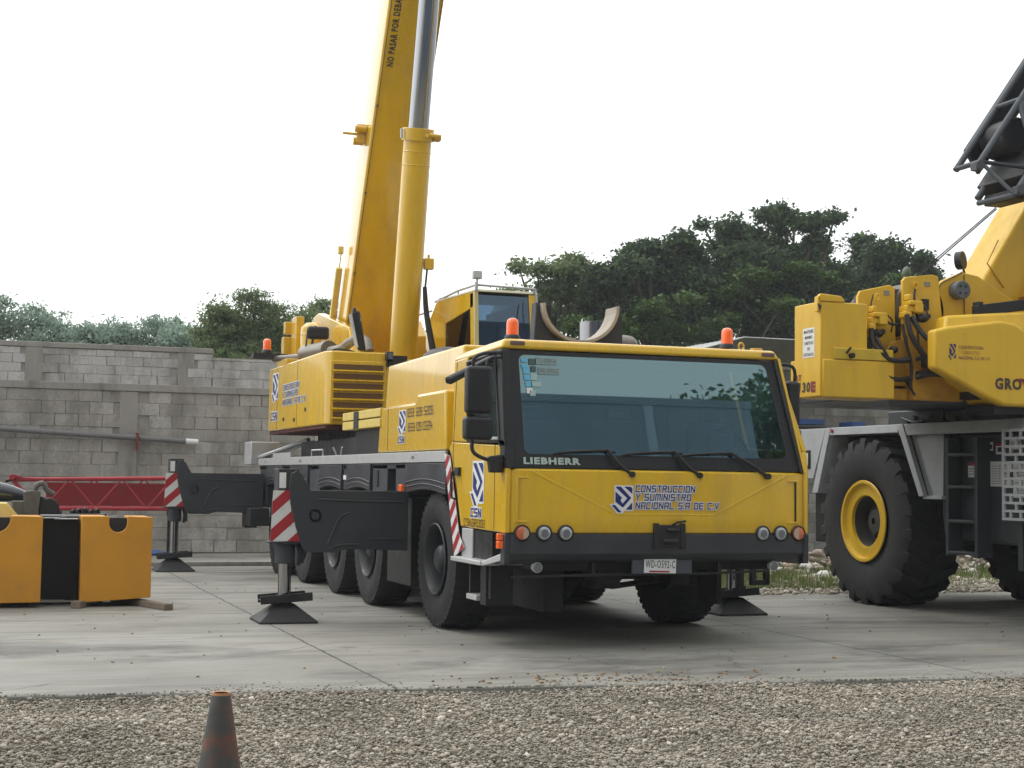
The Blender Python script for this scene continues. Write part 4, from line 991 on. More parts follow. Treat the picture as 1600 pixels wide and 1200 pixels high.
# --- lettering on the cab
mb = MB()
PF = plane((0,-.062,0),'front')
def fbow(x, z=0): return plane((0,bow(x)-.0065,0),'front')
put_logo(mb, .955,1.215,.235,.25, fbow(1.2), 0, 1, z=.004)
for s_, x0, z0, ww in (('CONSTRUCCION',1.205,1.405,.595),('Y SUMINISTRO',1.205,1.330,.555),('NACIONAL S.A DE C.V',1.205,1.255,.835)):
    put_strokes(mb, s_, x0, z0, ww, .062, fbow(1.5), 0, 1.25, .12, .75, 1, z=.007)
for x in (): pass
mb.build('company_lettering', [NAVY, DECW], CR)
mb = MB(); PL = plane((-.0015,0,0),'left')
put_logo(mb, -1.02,1.24,.43,.43, PL, 0, 1); put_strokes(mb, 'CSN', -.975,1.15,.32,.085, PL, 0, 1.5, .08, .8, 1)
put_strokes(mb, 'CSN.GR.002', -1.17,1.062,.62,.07, PL, 2, .75)
mb.build('door_lettering', [NAVY, DECW, PBLK], CR)

# --- engine housing behind the cab
mb = MB()
mb.prism([(1.88,1.78),(4.58,1.775),(4.48,2.30),(3.02,2.30),(2.93,2.385),(1.93,2.385)], 0, .02, .50)
mb.hexa([(.12,1.70,2.30),(.48,1.70,2.30),(.48,4.66,2.25),(.12,4.66,2.25),(.14,1.72,2.825),(.47,1.72,2.825),(.47,4.62,2.80),(.14,4.62,2.80)])
mb.box(.12,.46,1.70,1.88,1.9,2.4)
mb.build('engine_housing', YEL, CR, bevel=.03, seg=4)
mb = MB(); mb.box(.5,2.9,1.9,4.4,1.76,2.3); mb.box(.55,1.0,2.2,4.0,2.3,2.72); mb.build('engine', BLKM, CR, bevel=.02)
mb = MB(); mb.box(.5,.66,1.66,1.8,2.6,2.80); mb.build('cooler_edge', RUST, CR)
mb = MB(); mb.box(.0175,.0195,4.12,4.128,1.80,2.28); mb.build_each('panel_gap', BLK, CR)
PE = plane((.0175,0,0),'left')
mb = MB(); put_logo(mb, -3.72,1.97,.36,.27, PE, 0, 1); put_strokes(mb, 'CSN', -3.68,1.88,.27,.075, PE, 0, 1.5,.08,.8,1)
mb.build('logo', [NAVY, DECW], CR); mb = MB(); put_strokes(mb, '833 328 5205', -3.30,2.155,.97,.09, PE, 2, .8); put_strokes(mb, '833 109 0334', -3.27,2.0,.92,.09, PE, 2, .8)
mb.build('phone_lettering', [NAVY, DECW, PBLK], CR)
mb = MB()   # intake hoods seen over the housing
mb.ball((.75,4.3,2.88),(.28,.42,.14),16); mb.cyl((.62,3.9,2.6),(.62,3.9,2.9),.12); mb.build('air_intake', BLK, CR)
# --- cradle for the boom
mb = MB(); cx_, cz_ = 1.52, 3.48; n = 14
arc = [(.43*math.cos(a), .40*math.sin(a)) for a in [PI+PI*i/16 for i in range(17)]]; cx_ = 1.49; cz_ = 3.53
outer = [(cx_+a*1.0, cz_-.22+b_) for a, b_ in [(-.47,.02),(-.48,-.2),(-.5,-.62),(.5,-.62),(.5,-.2),(.475,.03)]]
innr = [(cx_+a, cz_-.22+b_) for a, b_ in arc]
mb.prism(outer+innr[::-1], 1, 2.06, 2.2); mb.box(1.0,2.06,2.0,2.3,2.3,2.75)
mb.build('boom_cradle', GRYG, CR, bevel=.01)
mb = MB()
for i in range(len(innr)-1):
    (xa,za),(xb,zb) = innr[i], innr[i+1]
    dx, dz = xb-xa, zb-za; L_ = math.hypot(dx,dz); nx_, nz_ = -dz/L_*.035, dx/L_*.035
    mb.hexa([(xa,1.98,za),(xb,1.98,zb),(xb,2.28,zb),(xa,2.28,za),(xa+nx_,1.98,za+nz_),(xb+nx_,1.98,zb+nz_),(xb+nx_,2.28,zb+nz_),(xa+nx_,2.28,za+nz_)])
mb.build('cradle_lining', PADM, CR, bevel=.004)
mb = MB(); mb.lathe([(2.5,.17),(3.22,.17),(3.22,.155),(3.0,.15)], c=(1.96,2.75,0), n=32); mb.build('exhaust_stack', mat('smoky_chrome', (.30,.30,.31), .16, metal=1.0), CR)
mb = MB(); mb.cyl((2.0,2.9,3.02),(2.42,2.9,3.0),.11,n=20); mb.ball((2.42,2.9,3.0),.11); mb.build('silencer', EXH, CR)

# --- outriggers
def outrigger(s, x_in, x_out, y0, z_off=0.0, plate=True):
    """s=-1 left side of the carrier (towards -X); beam front face at y0"""
    def X(v): return v if s < 0 else 3.0-v
    root = MB()
    prof = [(x_in,1.36),(-1.12,1.36),(-1.17,1.44),(-1.21,1.52),(-1.27,1.56),(-1.33,1.53),(-1.345,1.40),(-1.33,1.22),(-1.27,.98),(-1.20,.77),(-1.14,.72),(-.84,.72),(-.78,.74),(-.72,.755),(x_in,.735)]
    prof = [(X(a+(x_out+1.34)), b_+z_off) for a, b_ in prof]
    prof[0] = (X(x_in), 1.36+z_off); prof[-1] = (X(x_in), .735+z_off)
    root.prism(prof, 1, y0, y0+.035); root.prism(prof, 1, y0+.33, y0+.365)
    dx = x_out+1.34
    a, b_ = sorted((X(x_in), X(-1.1+dx))); root.box(a,b_,y0+.036,y0+.329,1.30+z_off,1.352+z_off); root.box(a,b_,y0+.036,y0+.329,.76+z_off,.80+z_off)
    a, b_ = sorted((X(-1.05+dx), X(-1.0+dx))); root.box(a,b_,y0+.036,y0+.329,.80+z_off,1.30+z_off)
    # pressed ridges on the web
    for pth in ([(-.93,.80),(-.86,.98),(-.80,1.10),(-.70,1.13)],[(-.5,.86),(-.12,.86)],[(-1.05,1.27),(-.6,1.25),(-.12,1.25)],[(-.93,.75),(-.80,.80),(-.6,.80)]):
        root.tube([(X(p+dx), y0-.001, q+z_off) for p, q in pth],.012,6,smooth=1)
    ob = root.build('outrigger_beam', GRYG, CR, bevel=.008)
    m = MB(); cx1 = X(-1.05+dx-.02); m.lathe([(y0-.012,.062),(y0-.012,.045),(y0-.004,.045)], axis=1, c=(cx1,0,1.10+z_off), n=24); m.build('web_port_ring', GRYG, ob)
    m = MB(); m.cyl((cx1,y0-.006,1.10+z_off),(cx1,y0-.002,1.10+z_off),.044); m.build('web_port', RUST, ob)
    jx = X(x_out); yc = y0+.18
    m = MB(); m.box(jx-.11,jx+.11,yc-.12,yc+.12,.80+z_off,1.58+z_off); m.cyl((jx,yc,.60+z_off),(jx,yc,.82+z_off),.105); m.box(jx-.2 if s<0 else jx-.16,jx+.16 if s<0 else jx+.2,yc-.16,yc+.1,.812+z_off,.832+z_off)
    m.tube([(jx+.13,yc,.8+z_off),(jx+.15,yc-.03,.7+z_off),(jx+.14,yc,.58+z_off)],.025,8); m.cyl((jx+.17,yc,.6+z_off),(jx+.17,yc,.82+z_off),.03,n=10)
    m.build('jack_housing', GRYG, ob, bevel=.01)
    m = MB(); m.cyl((jx,yc,.26),(jx,yc,.62+z_off),.068,n=28); m.build('jack_ram', CHR, ob)
    m = MB(); h = .27
    m.add([(jx-.30,yc-.30,.0),(jx+.30,yc-.30,.0),(jx+.30,yc+.30,.0),(jx-.30,yc+.30,.0),(jx-.30,yc-.30,.022),(jx+.30,yc-.30,.022),(jx+.30,yc+.30,.022),(jx-.30,yc+.30,.022),
           (jx-.09,yc-.09,.19),(jx+.09,yc-.09,.19),(jx+.09,yc+.09,.19),(jx-.09,yc+.09,.19)],
          [(0,3,2,1),(0,1,5,4),(1,2,6,5),(2,3,7,6),(3,0,4,7),(4,5,9,8),(5,6,10,9),(6,7,11,10),(7,4,8,11),(8,9,10,11)])
    m.cyl((jx,yc,.17),(jx,yc,.28),.075,n=20)
    R = Matrix.Translation((jx,yc,.24)) @ Matrix.Rotation(math.radians(-4),4,'Y')
    m.box(-.27,.27,-.16,-.14,-.035,.05,R); m.box(-.25,.25,.12,.14,-.035,.05,R); m.box(-.25,.25,-.15,.13,-.01,.005,R)
    m.build('support_foot', BLKM, ob, bevel=.005)
    if plate:
        m = MB(); Mp = plane((0,yc-.165,0),'front')
        poly = [(jx-.19,.835+z_off),(jx+.17,.835+z_off),(jx+.055,1.355+z_off),(jx-.17,1.355+z_off)]
        stripes(m, poly, Mp, 3, .9, 0, 1, phase=.1); m.m = 0
        m.build('warning_plate', [WHT, REDV], ob)
        m = MB(); m.box(jx+.02,jx+.024,yc-.1705,yc-.17,.98+z_off,1.2+z_off); m.build('plate_seam', BLK, ob)
        m = MB(); m.box(jx-.10,jx-.03,yc-.1225,yc-.121,1.38+z_off,1.54+z_off); m.build('notice_sticker', DECW, ob)
    return ob
outrigger(-1, -.02, -1.29, 3.06)
outrigger(-1, -.02, -1.37, 11.62, .17)
outrigger(1, -.02, -.90, 3.06, plate=False)
outrigger(1, -.02, -1.0, 11.62, .17, plate=False)
mb = MB(); mb.box(3.86,3.92,2.7,2.76,.42,.9); mb.box(4.03,4.09,2.7,2.76,.38,.9); mb.box(3.86,4.09,2.7,2.76,.36,.42); mb.box(3.75,3.82,2.8,2.86,.3,.85); mb.build_each('access_ladder', BLKM, CR, bevel=.004)
mb = MB(); mb.box(-.30,.0,11.15,11.6,.72,1.0); mb.box(-.30,-.10,11.66,11.9,.68,.98); mb.build_each('rear_bracket', BLKM, CR, bevel=.01)
mb = MB(); mb.box(-.12,.34,12.25,12.9,1.68,2.05); mb.build('rear_stowage_box', SIL, CR, bevel=.01)
mb = MB(); mb.tube([(.0,12.3,1.79),(.45,10.5,2.06)],.035,8); mb.tube([(.1,12.1,1.79),(.5,10.4,2.03)],.02,8); mb.build_each('folded_ladder', SIL, CR)
mb = MB(); mb.box(.0,.05,9.6,11.0,1.78,1.85); mb.tube([(.02,7.5,1.78),(.02,7.5,1.86),(.02,8.2,1.86),(.02,8.2,1.78)],.012,6); mb.tube([(.05,6.8,1.78),(.0,6.8,1.88)],.012,6); mb.tube([(.05,6.55,1.78),(.05,6.5,1.88)],.012,6); mb.build_each('deck_fitting', SIL, CR)
# --- support boards
for z0, z1 in ((2.085,2.185),(2.20,2.30)):
    mb = MB(); mb.box(.0,.55,4.42,6.3,z0,z1); o = mb.build('folded_platform', mat('cream_yellow_paint', (.66,.5,.12), .5, dirt=.4, dirtcol=(.3,.2,.1), dscale=5), CR, bevel=.008)
mb = MB(); mb.box(-.008,.0,5.45,5.68,2.09,2.295); mb.box(.1,.5,4.8,6.0,1.78,2.08); mb.build('platform_strap', BLK, CR)

# --- slewing superstructure
mb = MB(); mb.cyl((1.5,8.6,1.76),(1.5,8.6,2.02),.95,n=48); mb.cyl((1.5,8.6,2.02),(1.5,8.6,2.2),.78,n=48)
for i in range(24):
    a = 2*PI*i/24; mb.cyl((1.5+.88*math.cos(a),8.6+.88*math.sin(a),2.02),(1.5+.88*math.cos(a),8.6+.88*math.sin(a),2.05),.025,n=8)
mb.box(.5,2.6,5.0,7.4,1.762,2.12); mb.box(.32,2.7,6.6,10.4,1.765,2.02); mb.box(.55,2.45,6.8,10.3,2.02,2.19); mb.build('slewing_ring', BLKM, CR, bevel=.01)
mb = MB()
mb.prism([(.10,7.52),(.03,7.62),(.03,11.62),(.9,11.62),(.9,7.5),(.12,7.5)], 2, 2.20, 3.19)
sup = mb.build('counterweight_housing', YEL, CR, bevel=.02, seg=3)
mb = MB(); mb.box(.06,.88,7.58,11.65,2.15,2.198); mb.build('housing_lip', mat('dark_rust_primer', (.10,.018,.012), .7, dirt=.6), sup, bevel=.01)
mb = MB(); mb.box(.10,.86,7.478,7.5,2.25,3.06)
mb.build('louvre_frame', YEL, sup, bevel=.006)
for i in range(6):
    z0 = 2.97-.128*i
    m = MB(); m.box(.14,.82,7.470,7.4775,z0-.03,z0+.043); m.build('louvre_slot', mat('brown_recess', (.13,.06,.012), .7), sup)
    m = MB(); m.hexa([(.13,7.44,z0-.058),(.83,7.44,z0-.058),(.83,7.475,z0-.065),(.13,7.475,z0-.065),(.13,7.435,z0-.05),(.83,7.435,z0-.05),(.83,7.475,z0-.03),(.13,7.475,z0-.03)]); m.build('louvre_slat', YEL, sup)
PS = plane((.0285,0,0),'left')
mb = MB(); put_logo(mb, -11.42,2.64,.62,.46, PS, 0, 1); put_strokes(mb, 'CSN', -11.38,2.36,.52,.13, PS, 0, 1.5,.08,.8,1)
mb.build('logo', [NAVY, DECW], sup); mb = MB()
for s_, z0, ww in (('CONSTRUCCION',2.79,1.25),('Y SUMINISTRO',2.68,1.15),('NACIONAL S.A DE C.V',2.565,1.7)): put_strokes(mb, s_, -10.45, z0, ww, .085, PS, 0, 1.2,.12,.8,1)
mb.build('company_lettering', [NAVY, DECW], sup)
mb = MB()
for y_, z_ in ((8.7,2.42),(9.5,2.30),(10.3,2.33)): mb.box(.022,.029,y_,y_+.10,z_,z_+.05)
for y_ in (9.35,10.9): mb.box(.0275,.029,y_,y_+.012,2.22,3.17)
mb.build_each('panel_gap', BLK, sup)
mb = MB(); mb.box(.84,.93,7.36,7.48,3.08,3.20); mb.box(.87,.90,7.44,7.6,3.0,3.1); wl = mb.build('work_lamp', BLK, sup, bevel=.01)
mb = MB(); mb.box(.855,.915,7.355,7.36,3.095,3.185); mb.build('lens', GRL, wl)
# machinery on top of the housing
mb = MB(); mb.lathe([(3.2,.165),(3.8,.165),(3.86,.15),(3.92,.08),(3.93,.02)], c=(.6,11.2,0), n=24); mb.lathe([(3.42,.172),(3.44,.172)], c=(.6,11.2,0), n=24); mb.lathe([(3.72,.172),(3.74,.172)], c=(.6,11.2,0), n=24)
mb.box(.42,.55,11.5,11.9,3.3,4.05); mb.box(.30,.50,11.9,12.1,3.2,3.75); mb.box(.33,.45,11.95,12.1,3.8,4.0); mb.box(.1,.9,10.6,11.4,3.2,3.3)
mb.build('oil_tank', YEL, sup, bevel=.02)
mb = MB(); mb.box(.36,.70,10.3,10.42,3.59,3.79); mb.build('rear_mirror', BLK, sup, bevel=.05, seg=4)
mb = MB(); mb.cyl((.38,10.5,3.37),(.52,9.5,3.37),.135,n=20); mb.tube([(.52,9.4,3.34),(.6,9.0,3.34),(.66,8.6,3.45),(.78,8.3,3.44),(.80,8.2,3.26)],[.07,.07],12,smooth=1); mb.tube([(.1,11.6,3.36),(.35,10.6,3.34)],.05,10); mb.build('silencer', EXH, sup)
mb = MB(); mb.tube([(.36,10.3,3.72),(.3,10.2,3.3),(.5,9.0,3.24),(.7,8.2,3.23),(.2,7.8,3.26),(.14,7.7,3.14)],.013,6,smooth=2); mb.tube([(.5,10.4,3.8),(.4,10.35,3.3)],.02,6); mb.build('loose_hose', HOSE, sup)
mb = MB()   # left cheek plate of the boom pivot
mb.prism([(12.75,3.95),(12.3,4.12),(11.9,4.16),(9.75,3.74),(9.2,3.0),(9.2,2.3),(12.2,2.3),(12.2,3.5)], 0, .86, .99)
mb.cyl((.80,12.05,3.93),(.87,12.05,3.93),.10,n=20); mb.cyl((.83,12.2,3.7),(.87,12.2,3.7),.05,n=12)
mb.build('pivot_cheek', YEL, sup, bevel=.012)
mb = MB(); mb.prism([(12.75,3.95),(12.3,4.12),(11.9,4.16),(9.9,3.74),(9.2,3.2),(9.0,2.3),(12.2,2.3),(12.2,3.5)], 0, 2.0, 2.12); mb.box(.99,2.0,9.3,12.0,2.2,3.0); mb.box(1.25,1.75,8.6,9.5,2.2,3.2)
mb.prism([(9.42,2.3),(9.42,3.62),(9.7,3.88),(10.3,3.5),(10.3,2.3)], 0, 1.76, 1.98); mb.box(1.72,1.98,8.0,9.4,2.3,3.1)
mb.build_each('turret_frame', YEL, CR, bevel=.012)
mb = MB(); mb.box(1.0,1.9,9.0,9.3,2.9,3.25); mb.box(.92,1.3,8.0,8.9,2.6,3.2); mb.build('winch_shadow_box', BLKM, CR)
mb = MB(); mb.hexa([(.50,7.65,3.22),(.60,7.60,3.22),(.64,7.72,3.22),(.54,7.76,3.22),(.40,7.62,3.74),(.50,7.60,3.76),(.54,7.70,3.76),(.44,7.74,3.74)]); mb.box(.42,.47,7.62,7.68,3.72,3.80)
mb.build('folded_mirror', BLK, CR, bevel=.02)
mb = MB(); mb.hexa([(.485,7.64,3.3),(.495,7.62,3.3),(.50,7.64,3.3),(.49,7.66,3.3),(.392,7.61,3.70),(.40,7.60,3.72),(.41,7.62,3.72),(.40,7.64,3.70)]); mb.hexa([(.47,7.70,3.28),(.50,7.62,3.26),(.51,7.63,3.26),(.48,7.71,3.28),(.375,7.68,3.70),(.395,7.60,3.72),(.405,7.61,3.72),(.385,7.69,3.70)]); mb.build('mirror_face', LGR, CR)
mb = MB(); mb.box(.52,.525,7.595,7.6,3.62,3.66); mb.build_each('notice_sticker', DECW, CR)
mb = MB(); mb.box(-.25,.3,11.5,11.75,3.36,3.44); mb.build('beacon_bracket', BLKM, sup); beacon(-.02,11.6,3.45,CR,1.15)
# --- boom
U = Vector((0,-.462,.887)); Nf = Vector((0,-.887,-.462))   # along the boom; out of its underside
def bp_(x, along, depth): return Vector((x, 8.50, 8.38)) + U*along - Nf*depth
def boomsec(w_, d0, d1, r, rb):
    pts = []
    for cx_, cd, sx, sd, rr in ((-w_/2,d0,1,1,rb),(w_/2,d0,-1,1,rb),(w_/2,d1,-1,-1,r),(-w_/2,d1,1,-1,r)):
        k = []
        for i in range(6):
            a = PI/2*i/5
            k.append((cx_+sx*rr*(1-math.sin(a)), cd+sd*rr*(1-math.cos(a))))
        if (sx,sd) in ((1,1),(-1,-1)): k = k[::-1]
        k = k[::-1] if False else k
        pts.append(k)
    return pts[0][::-1][::-1]+pts[1]+pts[2]+pts[3]
def sweep(mbx, sec, a0, a1, xc=1.5):
    c = (sum(p[0] for p in sec)/len(sec), sum(p[1] for p in sec)/len(sec))
    sec = sorted(set((round(p[0],5), round(p[1],5)) for p in sec), key=lambda p: math.atan2(p[1]-c[1], p[0]-c[0]))
    n = len(sec); vs = [tuple(bp_(xc+p[0], a, p[1])) for a in (a0,a1) for p in sec]
    mbx.add(vs, [(i,(i+1)%n,(i+1)%n+n,i+n) for i in range(n)]+[tuple(range(n))[::-1],tuple(range(n,2*n))])
mb = MB(); sweep(mb, boomsec(.82,0,.74,.12,.05), -6.1, 8.0, 1.48)
boom = mb.build('boom', YEL, CR, angle=50)
mb = MB()
for x in (1.105,1.86): mb.tube([bp_(x,-6.0,-.001), bp_(x,8,-.001)],.006,6)
for a in (-4.2,-2.9,-1.55,.3): mb.box(-.02,.02,-.02,.02,-.012,.012, Matrix.Translation(bp_(1.10,a,-.006)))
mb.build('boom_seam', mat('brown_sealant', (.16,.10,.03), .6), boom)
mb = MB(); Mb = plane(bp_(1.12,-.95,-.003), (tuple(U), (-1,0,0), tuple(Nf)))
put_text(mb, 'NO PASAR POR DEBAJO DE LA PLUMA', 0, -.17, 1.75, .135, Mb, 0, .03)
mb.build('boom_lettering', PBLK, boom)
mb = MB(); mb.box(.93,1.065,-.06,.06,-.14,.14, Matrix.Translation(bp_(.0,-2.1,.38))@Matrix.Identity(4)); mb.cyl(bp_(.72,-2.1,.36), bp_(1.06,-2.1,.36), .022, n=10); mb.cyl(bp_(.9,-2.22,.40), bp_(1.06,-2.22,.40), .06, n=14); mb.cyl(bp_(.88,-2.0,.30), bp_(1.06,-2.0,.30), .05, n=14)
mb.build_each('jib_bracket', YEL, boom, bevel=.006)
mb = MB(); mb.box(-.05,.05,-.04,.04,-.55,.55, Matrix.Translation(bp_(1.0,-4.9,.62)) @ Matrix.Rotation(math.radians(27.5),4,'X')); mb.tube([bp_(1.0,-4.4,.62),bp_(1.0,-4.1,.62)],.012,6); mb.box(-.05,.03,-.05,.05,-.06,.06, Matrix.Translation(bp_(.99,-4.05,.60))); mb.build('cable_guide', YELP, boom, bevel=.006)
# --- lifting cylinder
B0, B1, B2 = Vector((1.5,9.05,2.9)), Vector((1.5,8.36,6.50)), Vector((1.5,7.40,10.8))
dr = (B1-B0).normalized()
mb = MB(); mb.cyl(B0, B1, .203, n=48); cyl_ = mb.build('lift_cylinder', YEL, CR)
mb = MB(); mb.cyl(B1-dr*.17, B1+dr*.01, .235, n=48); mb.cyl(B1-dr*.33, B1-dr*.315, .209, n=48); mb.cyl(B1-dr*.52, B1-dr*.505, .209, n=48)
mb.cyl(B1+Vector((.1,-.22,-.12)), B1+Vector((.28,-.2,-.12)), .03, n=10); mb.box(1.70,1.80,8.2,8.32,6.33,6.42); mb.cyl(B1+Vector((.06,-.235,-.14)),B1+Vector((.06,-.26,-.14)),.03,n=10); mb.build('cylinder_collar', YEL, cyl_, bevel=.006)
mb = MB(); mb.cyl(B1-dr*.1, B1+(Vector((1.5,7.93,8.3))-B1).normalized()*4.4, .148, n=48); mb.build('piston_rod', CHR, cyl_)
mb = MB(); mb.tube([B1+Vector((-.26,-.05,-.02)), B1+Vector((-.26,-.05,-.16))],.02,6); mb.build('bolt', SIL, cyl_)
mb = MB(); q = B0+dr*1.72
mb.box(-.07,.07,-.05,.05,-.08,.08, Matrix.Translation(q+Vector((.28,-.05,.02)))); mb.cyl(q+Vector((.28,-.05,.08)), q+Vector((.28,-.05,.16)), .02, n=8); mb.build('hose_clamp', YEL, cyl_, bevel=.008)
mb = MB(); mb.tube([q+Vector((.26,-.05,-.05)), q+Vector((.24,-.06,-.25)), q+Vector((.22,-.08,-.4))],.015,6,smooth=1)
mb.tube([q+Vector((.22,-.08,-.32)), q+Vector((.24,-.1,-.7)), q+Vector((.33,-.15,-1.2)), q+Vector((.42,-.2,-1.7))],[.03,.06],10,smooth=2); mb.build('hydraulic_hose', HOSE, CR)
# --- operator cab
cabm = MB()
def ocpt(y, z): return (y, z)
# side panel with window hole (built as strips)
F0, F1, Bk, Zt, Zb = 7.2, 7.06, 9.35, 4.05, 3.0
cabm.prism([(7.2,3.0),(7.38,3.0),(7.46,4.06),(7.3,4.07)], 0, 2.03, 2.07)      # front post
cabm.prism([(8.62,3.0),(9.4,3.0),(9.4,3.9),(9.1,4.10),(8.62,4.10)], 0, 2.03, 2.07)  # rear part
cabm.prism([(7.3,3.86),(8.64,3.74),(8.64,4.10),(7.32,4.07)], 0, 2.03, 2.07)
cabm.prism([(7.3,3.0),(8.64,3.0),(8.64,3.12),(7.3,3.12)], 0, 2.03, 2.07)
cabm.prism([(9.4,3.0),(9.4,3.9),(9.1,4.10),(7.3,4.07),(7.2,3.0)], 0, 2.93, 2.97)
cabm.box(2.07,2.93,9.36,9.4,3.0,3.9); cabm.hexa([(2.07,7.2,2.95),(2.93,7.2,2.95),(2.93,9.36,2.95),(2.07,9.36,2.95),(2.07,7.2,3.0),(2.93,7.2,3.0),(2.93,9.36,3.0),(2.07,9.36,3.0)])
oc = cabm.build('operator_cab', YEL, CR, bevel=.01)
mb = MB(); mb.hexa([(2.02,7.26,4.071),(2.98,7.26,4.071),(2.98,9.1,4.104),(2.02,9.1,4.104),(2.05,7.3,4.11),(2.95,7.3,4.11),(2.95,9.08,4.14),(2.05,9.08,4.14)]); mb.build('roof', mat('cream_white_paint', (.66,.62,.45), .5, dirt=.2), oc, bevel=.015)
mb = MB(); mb.prism([(7.33,3.1),(8.66,3.1),(8.66,3.76),(7.36,3.88)], 0, 2.045, 2.05); mb.build('side_window', glass('brown_side_glass', (.10,.085,.075), .07, (.8,.8,.8)), oc)
mb = MB(); mb.hexa([(2.10,7.205,3.0),(2.86,7.205,3.0),(2.86,7.215,3.0),(2.10,7.215,3.0),(2.10,7.30,4.03),(2.86,7.30,4.03),(2.86,7.31,4.03),(2.10,7.31,4.03)]); mb.build('windscreen', GLB, oc)
mb = MB(); mb.hexa([(2.03,7.17,2.98),(2.09,7.17,2.98),(2.09,7.22,2.98),(2.03,7.22,2.98),(2.03,7.27,4.08),(2.09,7.27,4.08),(2.09,7.32,4.08),(2.03,7.32,4.08)]); mb.build('front_post', mat('cream_post_paint', (.6,.5,.22), .45), oc, bevel=.006)
mb = MB(); mb.hexa([(2.87,7.17,2.98),(2.96,7.17,2.98),(2.96,7.22,2.98),(2.87,7.22,2.98),(2.83,7.27,4.06),(2.93,7.27,4.06),(2.93,7.32,4.06),(2.83,7.32,4.06)]); mb.build('front_post', YEL, oc, bevel=.006)
mb = MB(); mb.box(2.30,2.72,8.2,8.5,3.0,3.75); mb.box(2.25,2.8,7.7,8.3,3.0,3.25); mb.build('seat', mat('seat_fabric', (.03,.035,.04), .9), oc, bevel=.05, seg=3)
mb = MB(); mb.box(2.88,2.92,7.4,9.3,3.0,3.98); mb.box(2.10,2.9,9.3,9.35,3.0,3.9); mb.build('rear_lining', mat('warm_grey_trim', (.09,.085,.08), .9), oc)
mb = MB()
mb.tube([(2.06,7.27,4.16),(2.92,7.27,4.145)],.016,6); mb.tube([(2.06,7.27,4.16),(2.06,8.1,4.17),(2.06,9.25,4.13)],.016,6); mb.tube([(2.92,7.27,4.145),(2.97,7.22,3.7),(2.98,7.2,3.5)],.016,6)
for y_ in (7.3,8.1,9.0): mb.tube([(2.06,y_,4.08),(2.06,y_,4.17)],.012,6)
mb.tube([(2.9,7.27,4.08),(2.9,7.27,4.15)],.012,6); mb.tube([(2.06,7.27,4.08),(2.06,7.27,4.2)],.025,8); mb.build('roof_rail', SIL, oc)
mb = MB(); mb.box(2.01,2.13,7.23,7.31,4.24,4.35); mb.cyl((2.07,7.27,4.1),(2.07,7.27,4.25),.014,n=8); sl = mb.build('search_lamp', SIL, oc, bevel=.012)
mb = MB(); mb.box(2.025,2.115,7.222,7.229,4.255,4.335); mb.build('lens', mat('white_lens', (.6,.6,.6), .3), sl)
mb = MB(); mb.box(3.02,3.14,7.2,7.26,3.66,3.93); mb.tube([(2.95,7.25,4.0),(3.06,7.22,3.95)],.012,6); mb.build('mirror', BLK, oc, bevel=.02)
mb = MB(); mb.tube([(2.72,7.20,3.95),(2.70,7.15,3.75),(2.73,7.15,3.6)],.008,5); mb.build('wiper', BLK, oc)
mb = MB(); mb.tube([(1.75,9.3,3.9),(2.03,9.3,4.0)],.015,6); mb.build('hand_rail', SIL, oc)

# =================================================================== SECOND CRANE (rough terrain, right edge)
RT = thing('rough_terrain_crane', 'big yellow crane with light grey deck and a huge yellow-rimmed wheel, at the right edge', 'crane', (7.85,2.2,0))
bt = tyre_mesh('wheel', 1.06, .80, .50, 22, .062, .52, RUBG, True)
m = MB()
m.lathe([(-.385,.515),(-.40,.505),(-.398,.475),(-.345,.455),(-.335,.40),(-.355,.345),(-.35,.325),(-.30,.318)], axis=0, n=56, caps=False)
br = m.build('rim', mat('yellow_rim_paint', (.66,.41,.015), .4, coat=.2, dirt=.3, dirtcol=(.25,.15,.05), dscale=5))
m = MB(); m.lathe([(-.31,.317),(-.10,.31),(-.09,.2),(-.16,.18),(-.22,.15),(-.24,.04)], axis=0, n=36, caps=False)
for i in range(12):
    a = 2*PI*i/12; m.cyl((-.13,.25*math.cos(a),.25*math.sin(a)),(-.09,.24*math.cos(a),.24*math.sin(a)),.02,n=8)
bh = m.build('hub', mat('hub_grey_paint', (.05,.052,.05), .5, dirt=.5))
k = 0
for xc_, rz_ in ((6.60,0),(9.05,PI)):
    for yc_ in (4.15,-.15):
        t, r, h = (bt, br, bh) if k == 0 else (bt.copy(), br.copy(), bh.copy())
        if k:
            for q_ in (t, r, h): COL.objects.link(q_)
        t.location = (xc_, yc_, 1.04); t.rotation_euler = (.13+k*1.1, 0, rz_); attach(t, RT); r.parent = t; h.parent = t; k += 1
mb = MB(); mb.box(7.2,8.5,-1.6,5.6,.95,1.9); mb.box(7.0,8.6,3.5,4.8,.75,1.4); mb.cyl((6.7,4.15,1.04),(9.0,4.15,1.04),.2,n=16); mb.cyl((6.7,-.15,1.04),(9.0,-.15,1.04),.2,n=16); mb.ball((7.85,4.15,1.0),(.4,.36,.36)); mb.ball((7.85,-.15,1.0),(.4,.36,.36))
mb.box(6.9,7.3,4.9,5.7,1.0,1.75); mb.box(6.45,9.0,5.38,5.72,.72,1.56); mb.build('chassis', UND, RT, bevel=.02)
DG = mat('slate_carrier_paint', (.032,.038,.045), .45, coat=.1, dirt=.4, dirtcol=(.07,.068,.06), dscale=2)
mb = MB(); mb.box(6.26,9.44,-2.2,5.9,2.12,2.218); mb.build('deck', DG, RT, bevel=.006)
mb = MB(); mb.box(6.20,6.25,-2.2,3.34,2.10,2.235); mb.build('deck_rail', LGR, RT, bevel=.006)
mb = MB(); mb.box(6.20,6.25,3.36,5.02,2.135,2.235); mb.build('deck_rail', LGR, RT, bevel=.006)
